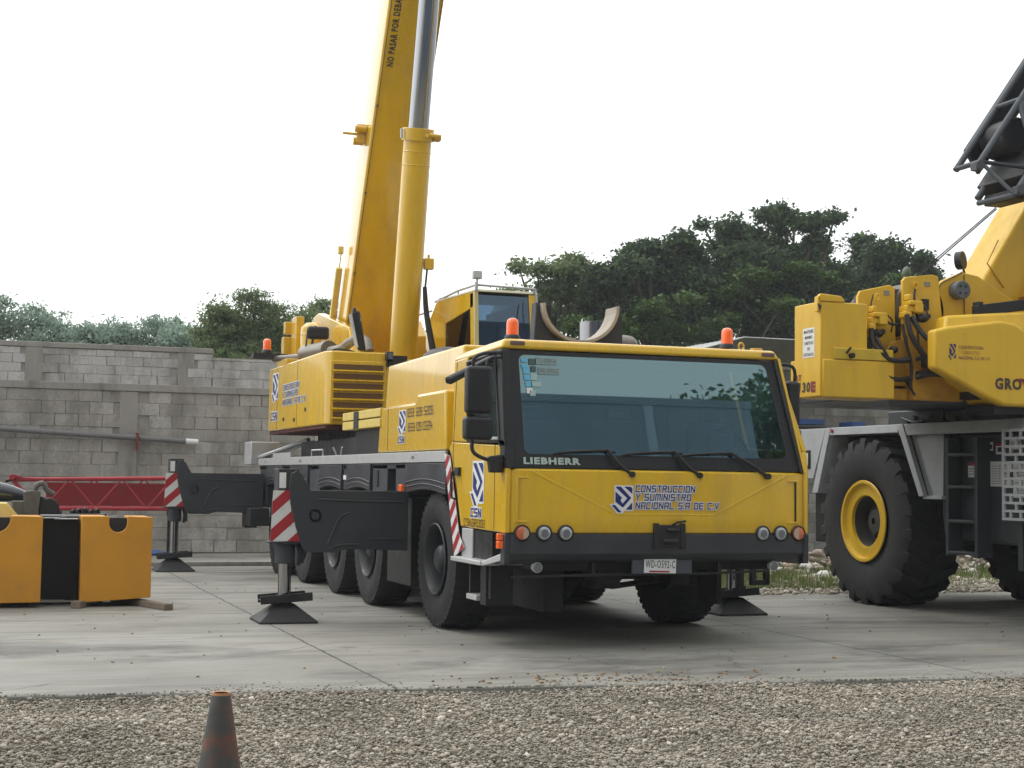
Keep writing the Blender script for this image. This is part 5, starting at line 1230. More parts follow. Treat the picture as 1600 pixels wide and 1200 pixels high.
mb = MB(); mb.prism([(5.02,2.235),(4.90,2.235),(5.22,1.38),(5.36,1.38)], 0, 6.19, 6.24); mb.prism([(4.90,2.232),(4.93,2.232),(5.24,1.38),(5.22,1.38)], 0, 6.242, 6.75); mb.build('arch_leg', LGR, RT, bevel=.005)
mb = MB(); mb.prism([(3.36,2.235),(3.24,2.235),(2.80,1.37),(2.90,1.37)], 0, 6.18, 6.24); mb.build('arch_leg', LGR, RT, bevel=.005)
mb = MB(); mb.prism([(3.22,2.10),(2.50,2.10),(2.50,1.35),(2.86,1.35)], 0, 6.30, 6.33); mb.prism([(2.86,1.38),(2.50,1.38),(2.50,1.34),(2.88,1.34)], 0, 6.22, 6.295); mb.build('arch_panel', LGR, RT, bevel=.004)
mb = MB(); mb.box(6.5,9.2,2.6,5.3,2.0,2.11); mb.build('wheel_arch_liner', UND, RT)
mb = MB(); mb.prism([(5.05,2.232),(5.86,2.232),(5.80,1.57),(5.36,1.57)], 0, 6.205, 6.26); mb.box(6.261,9.3,5.75,5.83,1.57,2.1); ep = mb.build('rear_panel', LGR, RT, bevel=.005)
mb = MB(); mb.box(6.19,6.21,5.42,5.60,1.70,1.95); mb.build('panel_slot_surround', BLK, ep, bevel=.03, seg=3)
mb = MB(); mb.box(6.183,6.1895,5.46,5.56,1.74,1.91); mb.build('panel_slot', WHT, ep, bevel=.02, seg=3)
mb = MB(); mb.cyl((6.185,4.86,2.19),(6.199,4.86,2.19),.025,n=14); mb.build('side_reflector', REDV, RT)
mb = MB(); mb.box(6.42,7.1,-.95+1.35,2.46,.86,2.09); mb.build('fuel_tank', DG, RT, bevel=.03, seg=3)
mb = MB()
mb.tube([(6.38,2.44,.72),(6.38,2.44,1.5),(6.40,2.46,2.08)],.035,8); mb.box(6.24,6.44,2.40,2.46,.70,2.05); mb.box(6.24,6.44,1.86,1.92,.70,2.05)
for z_ in (.72,1.08,1.47,1.84): mb.box(6.235,6.43,1.92,2.40,z_,z_+.035)
mb.build('ladder', DG, RT, bevel=.008)
mb = MB(); mb.tube([(6.3,2.52,2.1),(6.3,2.54,1.2),(6.3,2.5,.95)],.03,8); mb.build('hand_rail', DG, RT)
PT = plane((6.418,0,0),'left')
def sticker(y0, y1, z0, z1, base, extra=()):
    m = MB(); quad(m, -y0, z0, y0-y1, z1-z0, PT, 0)
    for a0, a1, b0, b1, mi in extra: quad(m, -y0+a0*(y0-y1), z0+b0*(z1-z0), (a1-a0)*(y0-y1), (b1-b0)*(z1-z0), PT, mi, z=.003)
    return m.build('notice_sticker', [base, REDV, PBLK, mat('faint_print', (.38,.39,.4), .6)], RT)
lines = tuple((.08,.92,.1+.1*i,.13+.1*i,3) for i in range(8))
sticker(2.27,2.02,1.60,1.77, DECW, ((0,1,.78,1,1),(.06,.94,.4,.43,2),(.06,.6,.2,.23,2),(.06,.94,.55,.6,2)))
sticker(1.86,1.52,1.50,1.78, DECW, lines+((.48,.52,.1,.9,3),)); sticker(1.46,1.22,1.38,1.77, DECW, lines)
sticker(1.88,1.81,1.90,2.00, DECW, ((.2,.8,.2,.7,2),)); sticker(1.76,1.62,1.86,1.98, DECW, ((0,1,.75,1,1),(.2,.8,.2,.65,2))); sticker(1.52,1.32,1.91,2.02, DECW, ((.1,.4,.2,.8,3),(.5,.9,.2,.8,3)))
# perforated step grating
mb = MB(); gy0, gy1, gz0, gz1 = 1.24, .30, 1.12, 2.13; nr = 11; ph = (gz1-gz0-.06)/nr
for i in range(nr+1): mb.box(6.10,6.125,gy1,gy0,gz0+.02+ph*i-.0,gz0+.02+ph*i+.028)
for i in range(nr):
    z_ = gz0+.02+ph*i+.028; edges = [gy0-.035]
    yy = gy0-.035-(.09 if i % 2 == 0 else .18)
    mb.box(6.1005,6.1245,gy0-.04,gy0,z_-.001,z_+ph-.027)
    while yy > gy1: mb.box(6.1005,6.1245,yy-.03,yy,z_-.001,z_+ph-.027); yy -= .165
mb.box(6.126,6.35,gy1,gy0,gz1-.03,gz1-.005); mb.build('step_grating', LGR, RT)
mb = MB(); mb.box(6.22,6.3,1.05,1.13,.6,1.3); mb.box(6.30,6.42,1.0,1.3,.95,1.15); mb.build('step_hanger', DG, RT)
# --- superstructure
mb = MB(); mb.cyl((7.85,2.2,2.22),(7.85,2.2,2.40),.85,n=40); mb.box(6.38,7.6,2.7,3.85,2.222,2.41); mb.box(6.38,7.2,1.72,2.66,2.222,2.385); mb.box(4.4,9.3,1.35,3.3,2.40,2.47)
mb.build('slewing_base', DG, RT, bevel=.012)
mb = MB()
for i, (y_, z_) in enumerate(((3.4,2.28),(3.25,2.31),(3.1,2.27),(2.9,2.3),(2.4,2.28),(2.1,2.3))): mb.cyl((6.34,y_,z_),(6.39,y_,z_),.035,n=10)
mb.tube([(6.34,3.5,2.32),(6.33,3.2,2.25),(6.33,2.9,2.29),(6.36,2.6,2.26)],.014,6,smooth=1)
mb.build_each('valve', BLKM, RT)
mb = MB(); mb.box(3.84,4.40,1.20,1.735,2.402,3.39); mb.box(3.86,4.715,1.178,1.70,2.398,2.79) ; cw = mb.build('counterweight_box', YELG, RT, bevel=.012)
mb = MB(); mb.box(3.99,4.70,1.172,1.5,2.795,2.915); mb.build('ledge_box', mat('greenish_yellow_paint', (.6,.42,.03), .45, dirt=.3), cw, bevel=.01)
mb = MB(); mb.prism([(3.81,3.392),(3.81,3.44),(3.84,3.47),(4.08,3.455),(4.12,3.42),(4.12,3.392)], 1, 1.19, 1.24); mb.box(3.80,3.836,1.19,1.26,3.28,3.44); mb.build('lifting_lug', YELG, cw, bevel=.008)
mb = MB(); mb.cyl((4.18,1.168,2.835),(4.18,1.12,2.835),.028,n=12); mb.tube([(4.13,1.17,2.86),(4.16,1.13,2.92)],.012,6); mb.tube([(3.80,1.175,3.36),(3.81,1.16,3.30),(3.83,1.18,3.34)],.012,6); mb.build_each('latch', BLKM, cw)
PA = plane((3.8385,0,0),'left')
mb = MB(); quad(mb, -1.55, 2.82, .235, .31, PA, 0, z=.001)
for i, (s_, w_) in enumerate((('MANTENER',.19),('MINIMO',.15),('7 METROS',.19),('DE',.05),('DISTANCIA',.20))): put_text(mb, s_, -1.4325-w_/2, 3.075-.06*i-.0, w_, .034, PA, 1, .02)
mb.build('warning_sign', [DECW, PBLK], cw); mb = MB()
put_text(mb, 'RT', -1.70, 2.585, .12, .062, PA, 2, .04); put_text(mb, '9130', -1.74, 2.455, .34, .11, PA, 1, .035, .12); put_text(mb, 'E', -1.385, 2.455, .09, .11, PA, 2, .06)
mb.build('rear_lettering', [DECW, PBLK, mat('maroon_vinyl', (.22,.012,.03), .45)], cw)
mb = MB(); mb.prism([(4.44,2.6),(4.44,3.50),(4.47,3.56),(4.84,3.645),(4.90,3.62),(4.92,2.6)], 1, 1.45, 1.49); mb.box(4.46,4.93,1.50,2.9,2.45,2.9); w1 = mb.build('winch_plate', YELG, RT, bevel=.008)
mb = MB(); mb.prism([(4.95,2.75),(4.95,3.69),(4.99,3.73),(5.33,3.775),(5.40,3.76),(5.46,3.2),(5.46,2.75)], 1, 1.38, 1.42); w2 = mb.build('winch_plate', YELG, RT, bevel=.008)
mb = MB(); mb.cyl((4.72,1.5,3.25),(4.72,1.95,3.25),.24,n=28); mb.cyl((5.2,1.43,3.4),(5.2,2.4,3.4),.30,n=28); mb.box(4.86,5.0,1.5,2.2,3.52,3.61); mb.box(5.36,5.6,1.5,2.4,3.62,3.73); mb.build_each('winch_drum', mat('steel_rope_wrap', (.13,.12,.11), .6, metal=.3), RT)
mb = MB(); mb.box(4.44,4.96,1.30,1.34,2.40,2.52); mb.box(4.97,5.60,1.22,1.9,2.402,2.72); mb.box(4.98,5.5,1.30,1.9,2.72,3.10); mb.prism([(4.60,2.55),(4.78,3.02),(4.95,3.05),(5.0,2.55)],1,1.36,1.40); tb_ = mb.build('frame_box', mat('rusty_yellow_paint', (.52,.27,.02), .5, dirt=.6, dirtcol=(.17,.075,.02), dscale=4), RT, bevel=.01)
mb = MB(); mb.box(4.72,4.96,1.4,1.9,2.52,2.80); mb.build('frame_gap', BLK, RT)
mb = MB()   # motors and valves of the two winches
for ox, oz, oy in ((4.50,3.22,1.30),(4.90,3.36,1.24)):
    for (a,b,c,d,e,f) in ((0,.12,0,.14,-.02,.05),(.03,.19,-.03,.12,.05,.10),(-.03,.06,-.02,.1,-.09,-.02),(.10,.2,-.03,.1,-.03,.07),(.03,.08,0,.1,.10,.17)): mb.box(ox+a,ox+b,oy+c,oy+d,oz+e,oz+f)
mb.build_each('hoist_motor', YELG, RT, bevel=.012)
mb = MB()
for ox, oz, oy in ((4.60,3.10,1.33),(5.12,3.28,1.27)):
    mb.ball((ox,oy,oz),(.07,.08,.05),10); mb.cyl((ox-.05,oy,oz),(ox-.05,oy-.06,oz-.02),.025,n=8); mb.cyl((ox+.05,oy,oz+.02),(ox+.05,oy-.05,oz+.02),.03,n=8)
mb.box(4.62,4.68,1.40,1.45,3.20,3.30); mb.box(5.18,5.25,1.33,1.38,3.38,3.5); mb.ball((4.77,1.28,2.93),(.05,.06,.04),10); mb.box(5.12,5.42,1.2,1.3,2.76,2.84)
mb.build_each('hydraulic_valve', BLKM, RT, bevel=.006)
for P_, r in (([(4.48,1.25,3.14),(4.47,1.22,2.98),(4.60,1.18,2.82),(4.80,1.18,2.80),(4.92,1.2,2.82)],.026),([(4.46,1.3,3.05),(4.50,1.24,2.78),(4.62,1.2,2.64),(4.78,1.2,2.60),(4.93,1.22,2.63)],.026),
      ([(4.53,1.25,3.05),(4.58,1.17,2.9),(4.68,1.2,2.78),(4.9,1.22,2.84)],.022),([(4.88,1.2,3.30),(4.90,1.15,3.05),(5.02,1.12,2.90),(5.12,1.1,2.70)],.028),([(4.94,1.2,3.28),(5.02,1.12,3.08),(5.16,1.0,2.95),(5.30,.95,2.93),(5.4,.95,2.9)],.028),
      ([(4.99,1.2,2.83),(5.12,1.14,2.87),(5.22,1.0,2.84),(5.35,.95,2.76)],.024),([(4.99,1.2,2.64),(5.1,1.1,2.68),(5.25,1.0,2.66)],.03),([(4.55,1.35,3.30),(4.66,1.3,3.24),(4.78,1.32,3.20),(4.86,1.3,3.21)],.014),
      ([(4.60,1.4,3.52),(4.55,1.38,3.40),(4.57,1.37,3.3)],.008),([(5.08,1.34,3.60),(5.05,1.32,3.5),(5.07,1.3,3.35),(5.06,1.25,3.0),(5.05,1.22,2.9)],.012),([(5.20,1.35,3.45),(5.22,1.3,3.3),(5.12,1.3,3.25)],.01),
      ([(4.86,1.25,3.2),(4.87,1.2,3.0),(4.95,1.2,2.75),(4.93,1.22,2.55)],.018),([(4.90,1.25,2.6),(4.98,1.2,2.45)],.014),([(4.74,1.35,3.3),(4.80,1.33,3.25),(4.78,1.34,3.12)],.01)):
    m = MB(); m.tube(P_, r, 8, smooth=2); m.build('hydraulic_hose', HOSE, RT)
mb = MB()
for cx_, cz_ in ((4.62,3.49),(5.10,3.64)):
    mb.tube([(cx_+.03*math.cos(a),1.36,cz_+.035*math.sin(a)) for a in [2*PI*i/12 for i in range(13)]],.008,6)
mb.build_each('shackle', YELG, RT)
mb = MB(); mb.box(4.76,4.83,1.442,1.45,3.53,3.58); mb.box(5.22,5.29,1.372,1.38,3.64,3.69); mb.build_each('notice_sticker', mat('grey_label', (.25,.24,.2), .6), RT)
mb = MB(); mb.prism([(5.15,2.5),(5.17,3.0),(5.45,3.68),(5.50,3.73),(5.74,3.83),(5.95,3.80),(7.6,2.9),(7.6,2.42),(5.2,2.42)], 1, 1.43, 1.50); chk = mb.build('turret_cheek', YELG, RT, bevel=.008)
mb = MB(); mb.tube([(5.17,1.425,3.02),(5.46,1.425,3.69),(5.74,1.425,3.83)],.008,5); mb.tube([(5.76,1.42,3.8),(5.76,1.42,2.9)],.006,5); mb.build_each('weld_seam', mat('brown_sealant', (.16,.10,.03), .6), chk)
mb = MB(); mb.cyl((5.66,1.43,3.62),(5.66,1.30,3.62),.10,n=28); sv = mb.build('round_junction_cover', mat('mid_grey_plastic', (.10,.11,.125), .5), RT, bevel=.012)
mb = MB()
for a in (.8,2.3,3.9,5.5): mb.cyl((5.66+.052*math.cos(a),1.301,3.62+.052*math.sin(a)),(5.66+.052*math.cos(a),1.296,3.62+.052*math.sin(a)),.014,n=8)
mb.build('cover_hole', BLK, sv)
mb = MB(); mb.cyl((5.80,1.6,3.98),(5.84,1.54,3.985),.10,n=28); mb.tube([(5.85,1.6,3.98),(5.95,1.65,3.8)],.012,6); rm = mb.build('round_mirror', BLK, RT); mb = MB(); mb.cyl((5.799,1.60,3.98),(5.797,1.603,3.98),.088,n=28); mb.build('glass', CHR, rm)
mb = MB(); mb.ball((5.28,1.8,3.84),(.05,.05,.07),12); mb.cyl((5.28,1.8,3.7),(5.28,1.8,3.8),.04); mb.build('warning_lamp', mat('dull_green_lens', (.1,.13,.08), .4), RT)
mb = MB(); mb.hexa([(5.62,1.00,3.30),(6.9,.95,3.50),(6.9,1.06,3.50),(5.62,1.1,3.30),(5.62,1.00,3.42),(6.9,.95,3.62),(6.9,1.06,3.62),(5.62,1.1,3.42)]); mb.box(5.63,5.70,1.0,1.1,3.24,3.46); mb.box(6.62,6.70,.9,1.1,3.5,3.74); mb.build('black_rail', BLK, RT, bevel=.008)
# side cover with the maker's lettering
mb = MB()
mb.prism([(4.95,2.71),(4.95,3.11),(5.14,3.155),(5.78,3.245),(5.96,3.22),(6.10,3.14),(7.6,3.16),(7.6,2.33),(5.80,2.345),(5.60,2.42)], 1, .80, .95); mb.prism([(5.35,2.62),(5.35,3.12),(5.78,3.2),(7.6,3.14),(7.6,2.36),(5.80,2.38),(5.65,2.45)], 1, .93, 1.42)
mb.hexa([(5.08,.84,3.10),(7.6,.84,3.22),(7.6,1.41,3.22),(5.2,1.2,3.10),(5.17,.92,3.28),(7.6,.92,3.50),(7.6,1.41,3.52),(5.24,1.2,3.28)])
cov = mb.build('side_cover', YELG, RT, bevel=.035, seg=4)
PC = plane((0,.7985,0),'front')
mb = MB(); put_logo(mb, 5.095,2.80,.115,.18, PC, 0); mb.build('logo', NAVY, cov); mb = MB()
for s_, x_, z_, w_ in (('CONSTRUCCION',5.24,2.925,.30),('Y SUMINISTRO',5.24,2.872,.26),('NACIONAL S.A. DE C.V.',5.24,2.815,.39)): put_text(mb, s_, x_, z_, w_, .034, PC, 1 if s_[0] != 'Y' else 3, .015)
mb.build('company_lettering', [NAVY, mat('worn_maroon', (.2,.06,.08), .5), PBLK, mat('worn_ochre', (.5,.3,.05), .5)], cov); mb = MB()
put_text(mb, 'GROVE', 5.685, 2.515, .52, .125, PC, 2, .045)
mb.m = 4; mb.add([(5.985,2.64,.0042),(6.035,2.64,.0042),(6.01,2.56,.0042)], [(0,1,2)], PC)
mb.build('cover_lettering', [NAVY, mat('worn_maroon', (.2,.06,.08), .5), mat('dark_brown_vinyl', (.06,.04,.035), .45), mat('worn_ochre', (.5,.3,.05), .5), REDV], cov)
mb = MB(); mb.box(5.0,5.12,1.0,1.3,2.66,2.71); mb.box(5.55,5.75,.95,1.4,2.42,2.5); mb.box(5.75,6.6,.9,1.4,2.27,2.35); mb.build_each('cover_bracket', BLKM, RT)
# --- main boom and the stowed lattice extension
mb = MB(); mb.prism([(6.05,3.6),(6.20,3.86),(6.44,4.22),(6.75,4.68),(8.85,7.72),(9.7,7.05),(7.3,3.75),(7.1,3.3),(6.3,3.0),(6.1,3.1)], 1, 1.62, 2.2); gb = mb.build('boom', YELG, RT, bevel=.04, seg=3)
mb = MB(); mb.prism([(6.62,3.62),(6.95,3.30),(9.3,6.7),(9.0,6.9)], 1, 1.50, 1.615); mb.tube([(6.35,1.61,4.25),(6.20,1.61,3.98),(6.42,1.61,3.72)],.008,5); mb.tube([(5.85,1.61,3.86),(6.1,1.61,3.7),(6.55,1.61,3.55)],.007,5); mb.build_each('boom_rib', mat('rusty_yellow_paint'), gb)
JIB = mat('jib_grey_paint', (.062,.073,.085), .5, dirt=.3)
def jp(a, b, y): # along, across(lower right), depth
    return Vector((5.60+.585*a+.6*b*1.0, .8+(y-.8)*.75, 4.94+.81*a-.62*b))
mb = MB()
for b, y in ((0,.95),(0,1.5)): mb.tube([jp(-.02,b,y), jp(4.2,b,y)],.035,10)
for b, y in ((.47,.55),(.47,1.5)): mb.tube([jp(-.02,b,y), jp(4.2,b,y)],.04,10)
for a0, a1 in ((0,.0),(.88,.55),(.88,.88),(.0,.0)):
    mb.tube([jp(a0,0,.95), jp(a1+.25 if a0 == 0 else a1,.47,.55)],.024,8)
mb.tube([jp(.85,0,.95), jp(.35,.47,.55)],.028,8); mb.tube([jp(.9,0,.95), jp(1.6,.47,.55)],.03,8); mb.tube([jp(1.8,0,.95), jp(1.4,.47,.55)],.025,8)
mb.tube([jp(0,0,.95), jp(0,0,1.5)],.03,8); mb.tube([jp(.9,0,.95), jp(.9,0,1.5)],.03,8); mb.tube([jp(0,0,.95), jp(-.12,.47,.55)],.022,8); mb.tube([jp(-.12,.47,.55), jp(-.1,.47,1.4)],.03,8)
for b, y in ((0,.95),(.47,.55)):
    e = jp(-.06,b,y); mb.cyl(e-Vector((.0,.06,0)), e+Vector((0,.06,0)), .05, n=14); mb.box(-.05,.03,-.05,.05,-.05,.03, Matrix.Translation(e))
jb = mb.build('lattice_extension', JIB, RT)
mb = MB()   # sheave block and head plates inside it
q = [jp(.12,.42,1.0),jp(4,.42,1.0),jp(4,.98,1.0),jp(.15,.72,1.0)]
mb.add([(p.x,.64,p.z) for p in q]+[(p.x,1.42,p.z) for p in q], [(0,1,2,3),(7,6,5,4),(0,1,5,4),(1,2,6,5),(2,3,7,6),(3,0,4,7)])
q = [jp(.3,.0,1.0),jp(4,.0,1.0),jp(4,.35,1.0),jp(.25,.35,1.0)]
mb.add([(p.x,1.40,p.z) for p in q]+[(p.x,1.46,p.z) for p in q], [(0,1,2,3),(7,6,5,4),(0,1,5,4),(1,2,6,5),(2,3,7,6),(3,0,4,7)])
mb.build('head_plate', BLKM, jb, bevel=.01)
mb = MB()
for a, b in ((.62,.26),(.55,.66)): c = jp(a,b,1.0); mb.cyl((c.x,.60 if b > .5 else .95,c.z),(c.x,1.38,c.z),.20,n=28)
mb.build_each('sheave', BLKM, jb, bevel=.02)
mb = MB(); c = jp(.1,.62,1.0); mb.box(c.x-.10,c.x+.12,.75,1.3,c.z-.09,c.z+.02); mb.cyl((c.x,.7,c.z-.04),(c.x,1.3,c.z-.04),.05,n=14); mb.build('rope_guide', BLKM, jb, bevel=.01)
mb = MB(); mb.cyl((5.86,1.0,4.48),(5.12,1.4,3.74),.007,n=6); mb.cyl((5.91,1.05,4.48),(5.18,1.45,3.74),.007,n=6); mb.build_each('hoist_rope', BLKM, RT)

# =================================================================== THINGS ON THE LEFT
CW = thing('counterweight', 'amber yellow counterweight with rounded top slots and black middle, at the left edge', 'counterweight', (-3.4,5.7,0))
def wing(x0, x1, xs, zb0, zb1, zt=1.02):
    a, b = xs; r = (b-a)/2; c = (a+b)/2; zc = .84+r-.0
    arc = [(a+ r - r*math.cos(t), zc - r*math.sin(t)) for t in [PI*i/10 for i in range(11)]]
    m = MB(); m.prism([(x0,zb0),(x0,zt),(a,zt)]+arc+[(b,zt),(x1,zt-.008),(x1,zb1)], 1, 5.30, 5.36)
    f_ = m.build('face_plate', YELB, CW, bevel=.006)
    m = MB(); m.prism([(x0+.01,zb0+.005),(x0+.01,zt-.004),(a-.03,zt-.004),(a-.03,.80),(b+.03,.80),(b+.03,zt-.01),(x1-.01,zt-.01),(x1-.01,zb1+.005)], 1, 5.362, 6.1); m.box(a-.029,b+.029,5.5,6.05,.803,.93)
    m.build('block', YELB, CW, bevel=.008)
    m = MB(); m.box(a-.02,b+.02,5.40,5.49,.83,1.0); m.build('slot_lining', BLKM, CW)
wing(-3.20,-2.42,(-2.90,-2.70),.05,.10); wing(-4.75,-3.62,(-4.25,-3.965),.05,.06)
mb = MB(); mb.box(-3.615,-3.205,5.68,6.05,.06,.985); mb.build('core', mat('tar_black_steel', (.004,.004,.004), .45, spec=.25), CW, bevel=.004)
mb = MB(); mb.box(-3.60,-3.42,5.60,5.70,.986,.994); mb.box(-3.48,-3.22,5.58,5.69,.976,.984); mb.build('worn_edge', SIL, CW)
mb = MB(); mb.box(-3.62,-2.9,5.9,6.08,1.0,1.015); mb.build('top_plate', LGR, CW)
for i, (a, b, c, d, lab) in enumerate(((-3.25,5.15,-2.95,5.95,'short timber bearer under the left corner of the right counterweight half'),(-2.75,6.1,-2.28,4.75,'long timber bearer sticking out to the right under the counterweight'),(-4.6,5.2,-3.7,6.0,'timber bearer under the counterweight half at the photo edge'))):
    v = Vector((c-a,d-b,0)).normalized(); n_ = Vector((-v.y,v.x,0))*.055
    m = MB(); A = Vector((a,b,0)); B = Vector((c,d,0))
    m.hexa([A-n_,B-n_,B+n_,A+n_]+[p+Vector((0,0,.075 if i != 1 else .07)) for p in (A-n_,B-n_,B+n_,A+n_)])
    tag(m.build('timber_bearer', WOOD, None, bevel=.006), lab, 'timber', 'timbers under the counterweight')
mb = MB(); mb.prism([(-5.2,0.),(-5.2,1.14),(-3.98,1.14),(-3.86,1.0),(-3.86,0.)], 1, 6.35, 6.9)
tag(mb.build('yellow_box', YELP, None, bevel=.008), 'pale yellow box with a sloped corner, behind the counterweight at the left edge', 'box')
mb = MB(); mb.tube([(-6.2,7.3,1.22),(-5.0,7.25,1.25),(-4.4,7.2,1.27),(-4.0,7.15,1.26),(-3.72,7.1,1.19)],[.28,.05],18,smooth=2); mb.box(-6.0,-3.95,7.1,7.5,0,1.05)
tag(mb.build('tarpaulin_bundle', mat('glossy_black_sheeting', (.012,.015,.022), .18, coat=.6, bump=.7, bscale=5), None), 'glossy black sheeting bundle lying behind the counterweight at the left edge', 'tarpaulin')
ST = mat('dirty_bare_steel', (.13,.125,.115), .6, metal=.3, dirt=.6, dirtcol=(.06,.05,.04), dscale=9)
t_ = thing('hook_block', 'grimy grey steel hook block standing between the black sheeting and the red lattice', 'hook block', (-3.6,6.8,0))
mb = MB(); mb.box(-3.92,-3.72,6.6,6.9,.9,1.16); mb.prism([(-3.78,1.0),(-3.80,1.27),(-3.70,1.29),(-3.60,1.28),(-3.62,1.0)],1,6.55,6.62); mb.box(-3.9,-3.3,6.5,7.0,.0,.95); mb.build('side_plate', ST, t_, bevel=.008)
mb = MB(); mb.hexa([(-3.62,6.6,.95),(-3.36,6.6,.95),(-3.36,6.9,.95),(-3.62,6.9,.95),(-3.66,6.6,1.24),(-3.42,6.6,1.16),(-3.42,6.9,1.16),(-3.66,6.9,1.24)]); mb.cyl((-3.5,6.58,1.08),(-3.5,6.92,1.08),.12,n=20); mb.build('sheave', BLKM, t_, bevel=.01)
mb = MB(); mb.tube([(-3.68,6.7,1.26),(-3.64,6.7,1.36),(-3.56,6.7,1.38),(-3.54,6.7,1.30),(-3.44,6.7,1.24)],.035,8,smooth=1); mb.build('hook', ST, t_)
mb = MB()
for i in range(5): mb.tube([(-3.25+.07*i,6.5,1.0),(-3.24+.07*i,6.5,1.06+.02*(i%3)),(-3.20+.07*i,6.55,1.03)],.022,6,smooth=1)
mb.box(-3.3,-2.85,6.35,6.7,0,1.02); tag(mb.build('shackle_tray', BLKM, None, bevel=.008), 'black tray of small shackles just behind the black middle of the counterweight', 'tray')
# red lattice section
LS = thing('lattice_section', 'red steel lattice jib section lying level in front of the block wall', 'crane section', (-2.5,14.2,0))
xa, xb = -3.75, -.98
def lp(x, top, y): t = (x+3.94)/2.75; return (x, y, (1.375+.055*t) if top else (.905+.01*t))
mb = MB()
for y in (14.0,14.5):
    mb.tube([lp(xa,1,y),lp(xb,1,y)],.036,10); mb.tube([lp(xa+.45,0,y),lp(xb,0,y)],.036,10); mb.tube([lp(xa,1,y),lp(xa+.45,0,y)],.03,8)
for x in (xa+.02,xb): mb.tube([lp(x,1,14.0),lp(x,1,14.5)],.03,8)
mb.build('chord', REDP, LS)
mb = MB(); stp = .42
for y in (14.0,14.5):
    x = xa+.5; k = 0 if y < 14.2 else 1
    while x < xb-.05:
        x2 = min(x+stp, xb); mb.tube([lp(x,k%2,y),lp(x2,(k+1)%2,y)],.015,6); x = x2; k += 1
x = xa+.5
while x < xb-.1: mb.tube([lp(x,1,14.0),lp(x+stp,1,14.5)],.014,6); mb.tube([lp(x,0,14.0),lp(x+stp,0,14.5)],.014,6); x += stp
mb.build('lacing', REDP, LS)
mb = MB(); mb.box(xa+.55,xb,14.16,14.19,.96,1.33); mb.box(xa+.55,xb,14.30,14.33,.95,1.34); mb.build('inner_section', mat('dark_red_paint', (.26,.01,.018), .6, dirt=.4), LS)
mb = MB(); mb.cyl((xa-.0,13.93,1.42),(xa-.0,14.03,1.42),.05,n=14); mb.prism([(xa-.1,1.34),(xa+.02,1.47),(xa+.18,1.42),(xa+.5,1.40),(xa+.5,1.37),(xa-.1,1.36)],1,13.95,14.03); mb.build('pin_lug', REDP, LS, bevel=.006)
for x, lb in ((-3.0,'left'),(-1.12,'right')):
    mb = MB(); mb.box(x-.06,x+.06,13.95,14.55,.0,.06); mb.box(x-.04,x+.04,14.0,14.06,.06,.865); mb.box(x-.04,x+.04,14.44,14.5,.06,.865); mb.box(x-.05,x+.05,13.95,14.55,.8,.868)
    tag(mb.build('steel_trestle', BLKM, None, bevel=.004), 'low black steel trestle holding up the %s part of the red lattice' % lb, 'trestle', 'trestles under the red lattice')
mb = MB(); mb.ball((-1.15,16.4,.04),(.13,.12,.07),12); mb.ball((-.98,16.35,.03),(.11,.1,.05),12); mb.ball((-1.3,16.5,.03),(.1,.1,.05),12)
tag(mb.build('blue_rag', BLUE, None), 'crumpled blue plastic lying by the foot of the block wall', 'rag')
mb = MB(); mb.box(-2.2,.6,13.0,13.16,0,.07); tag(mb.build('concrete_sill', CEM, None, bevel=.01), 'low concrete sill on the slab behind the rear outrigger foot', 'sill')
# blue crates on the shelf by the far wall
for x0, y0, z0, ww, lab in ((10.75,13.9,2.66,.75,'long blue crate seen beside the light grey deck, nearest the windscreen'),(12.0,13.7,2.62,.3,'small blue crate seen under the counterweight box of the right crane')):
    m = MB(); m.box(x0,x0+ww,y0,y0+.5,z0,z0+.04); m.box(x0,x0+ww,y0,y0+.02,z0+.04,z0+.11); m.box(x0,x0+ww,y0+.48,y0+.5,z0+.04,z0+.11); m.box(x0,x0+.02,y0+.021,y0+.479,z0+.04,z0+.11); m.box(x0+ww-.02,x0+ww,y0+.021,y0+.479,z0+.04,z0+.11)
    tag(m.build('blue_crate', BLUE, None, bevel=.006), lab, 'crate', 'blue crates by the far wall')
sh = thing('storage_rack', 'low dark steel rack carrying the blue crates by the far wall', 'rack', (11.8,14,0))
mb = MB(); mb.box(10.6,13.4,13.6,14.5,2.56,2.615); mb.build('shelf', BLKM, sh)
for x in (10.65,13.3):
    for y in (13.65,14.4): mb = MB(); mb.box(x,x+.05,y,y+.05,0,2.558); mb.build('leg', BLKM, sh)
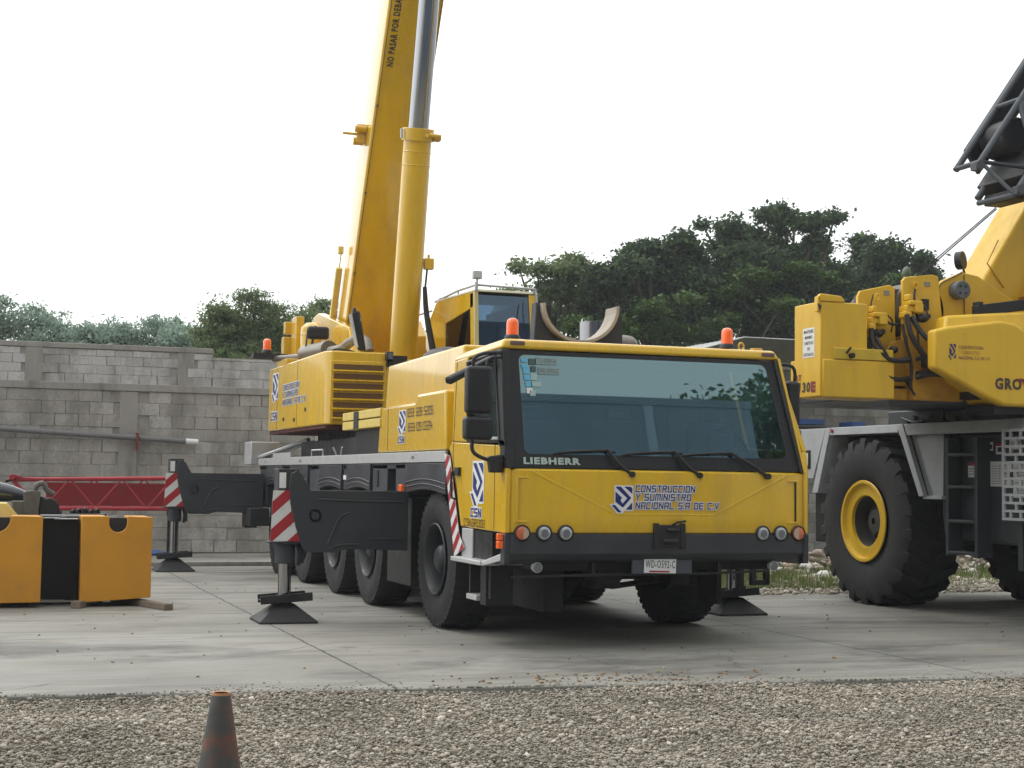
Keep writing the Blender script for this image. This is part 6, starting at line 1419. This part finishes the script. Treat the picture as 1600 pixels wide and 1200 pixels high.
# traffic cone
cm = mat('faded_cone_plastic', (.17,.042,.024), .55, dirt=.95, dirtcol=(.045,.055,.05), dscale=4.5, bump=.15, bscale=20)
for nd in cm.node_tree.nodes:
    if nd.type == 'MAP_RANGE' and abs(nd.inputs['To Max'].default_value-.95) < 1e-3: nd.inputs['From Min'].default_value = .33; nd.inputs['From Max'].default_value = .47
CN = thing('traffic_cone', 'grimy faded orange traffic cone standing on the gravel', 'cone', (-3.49,-6.85,-.06))
mb = MB(); prof = [(-.03,.145),(.0,.138),(.15,.117),(.40,.077),(.60,.045),(.667,.0345),(.672,.0325),(.668,.026),(.60,.034),(.2,.10)]
mb.lathe([(z+.028 if z > .1 else z,r) for z, r in prof], c=(-3.49,-6.85,0), n=40, caps=False); mb.build('cone_body', cm, CN, angle=60)
mb = MB(); mb.box(-3.69,-3.29,-7.05,-6.65,-.06,-.03); mb.build('base', BLK, CN, bevel=.015)
mb = MB(); mb.lathe([(.692,.0352),(.702,.034),(.700,.0265)], c=(-3.49,-6.85,0), n=40, caps=False); mb.build('worn_rim', mat('worn_cone_edge', (.42,.2,.09), .6), CN)
# large open shed that stands behind the viewer and is mirrored in the windscreen
WH = thing('warehouse', 'long dark warehouse across the yard, seen mirrored in the wide windscreen', 'warehouse', (-5,-36,0))
mb = MB(); mb.box(-40,18.3,-46,-27,0,13.7); mb.build('wall', mat('dark_cladding', (.10,.125,.165), .7, var=.15, dscale=.3), WH)
mb = MB(); mb.box(-41,18.35,-47,-26.98,13.7,13.95); mb.build('roof', mat('dark_cladding'), WH)

mb = MB()
for i in range(12): mb.box(-36+4.6*i, -35.7+4.6*i, -27.25, -26.99, 0, 13.69)
mb.box(-40,18.3,-27.2,-26.985,6.9,7.3); mb.build('cladding_rib', mat('steel_column_paint', (.16,.19,.24), .6), WH)
tree('leafy_tree', 'tree beside the warehouse across the yard, mirrored at the top right of the windscreen', (25,-33,0),
     [(21.5,-33,15.8,2.6,2,1.0),(24.5,-33,16.6,3.0,2,1.2),(28,-33,16.0,3.2,2,1.2),(24,-33,14.8,3.0,2,1.2),(27,-33,14.2,3,2,1.3),(31,-33,14.6,3.0,2,1.5)], .17, 13000, LF_D, 20, None, 1.2, .4, 1.0, .3)
# faint moisture haze over the yard
hz = MB(); hz.box(-120,140,-75,130,-1.2,40)
hm = bpy.data.materials.new('haze'); hm.use_nodes = True; hn = hm.node_tree; hn.nodes.clear()
ho = hn.nodes.new('ShaderNodeOutputMaterial'); hv = hn.nodes.new('ShaderNodeVolumePrincipled')
hv.inputs['Color'].default_value = (.93,.97,1,1); hv.inputs['Density'].default_value = .0008; hv.inputs['Anisotropy'].default_value = .3
hn.links.new(hv.outputs[0], ho.inputs['Volume'])
tag(hz.build('haze', hm), 'pale moist haze hanging over the whole yard', 'haze', kind='stuff')
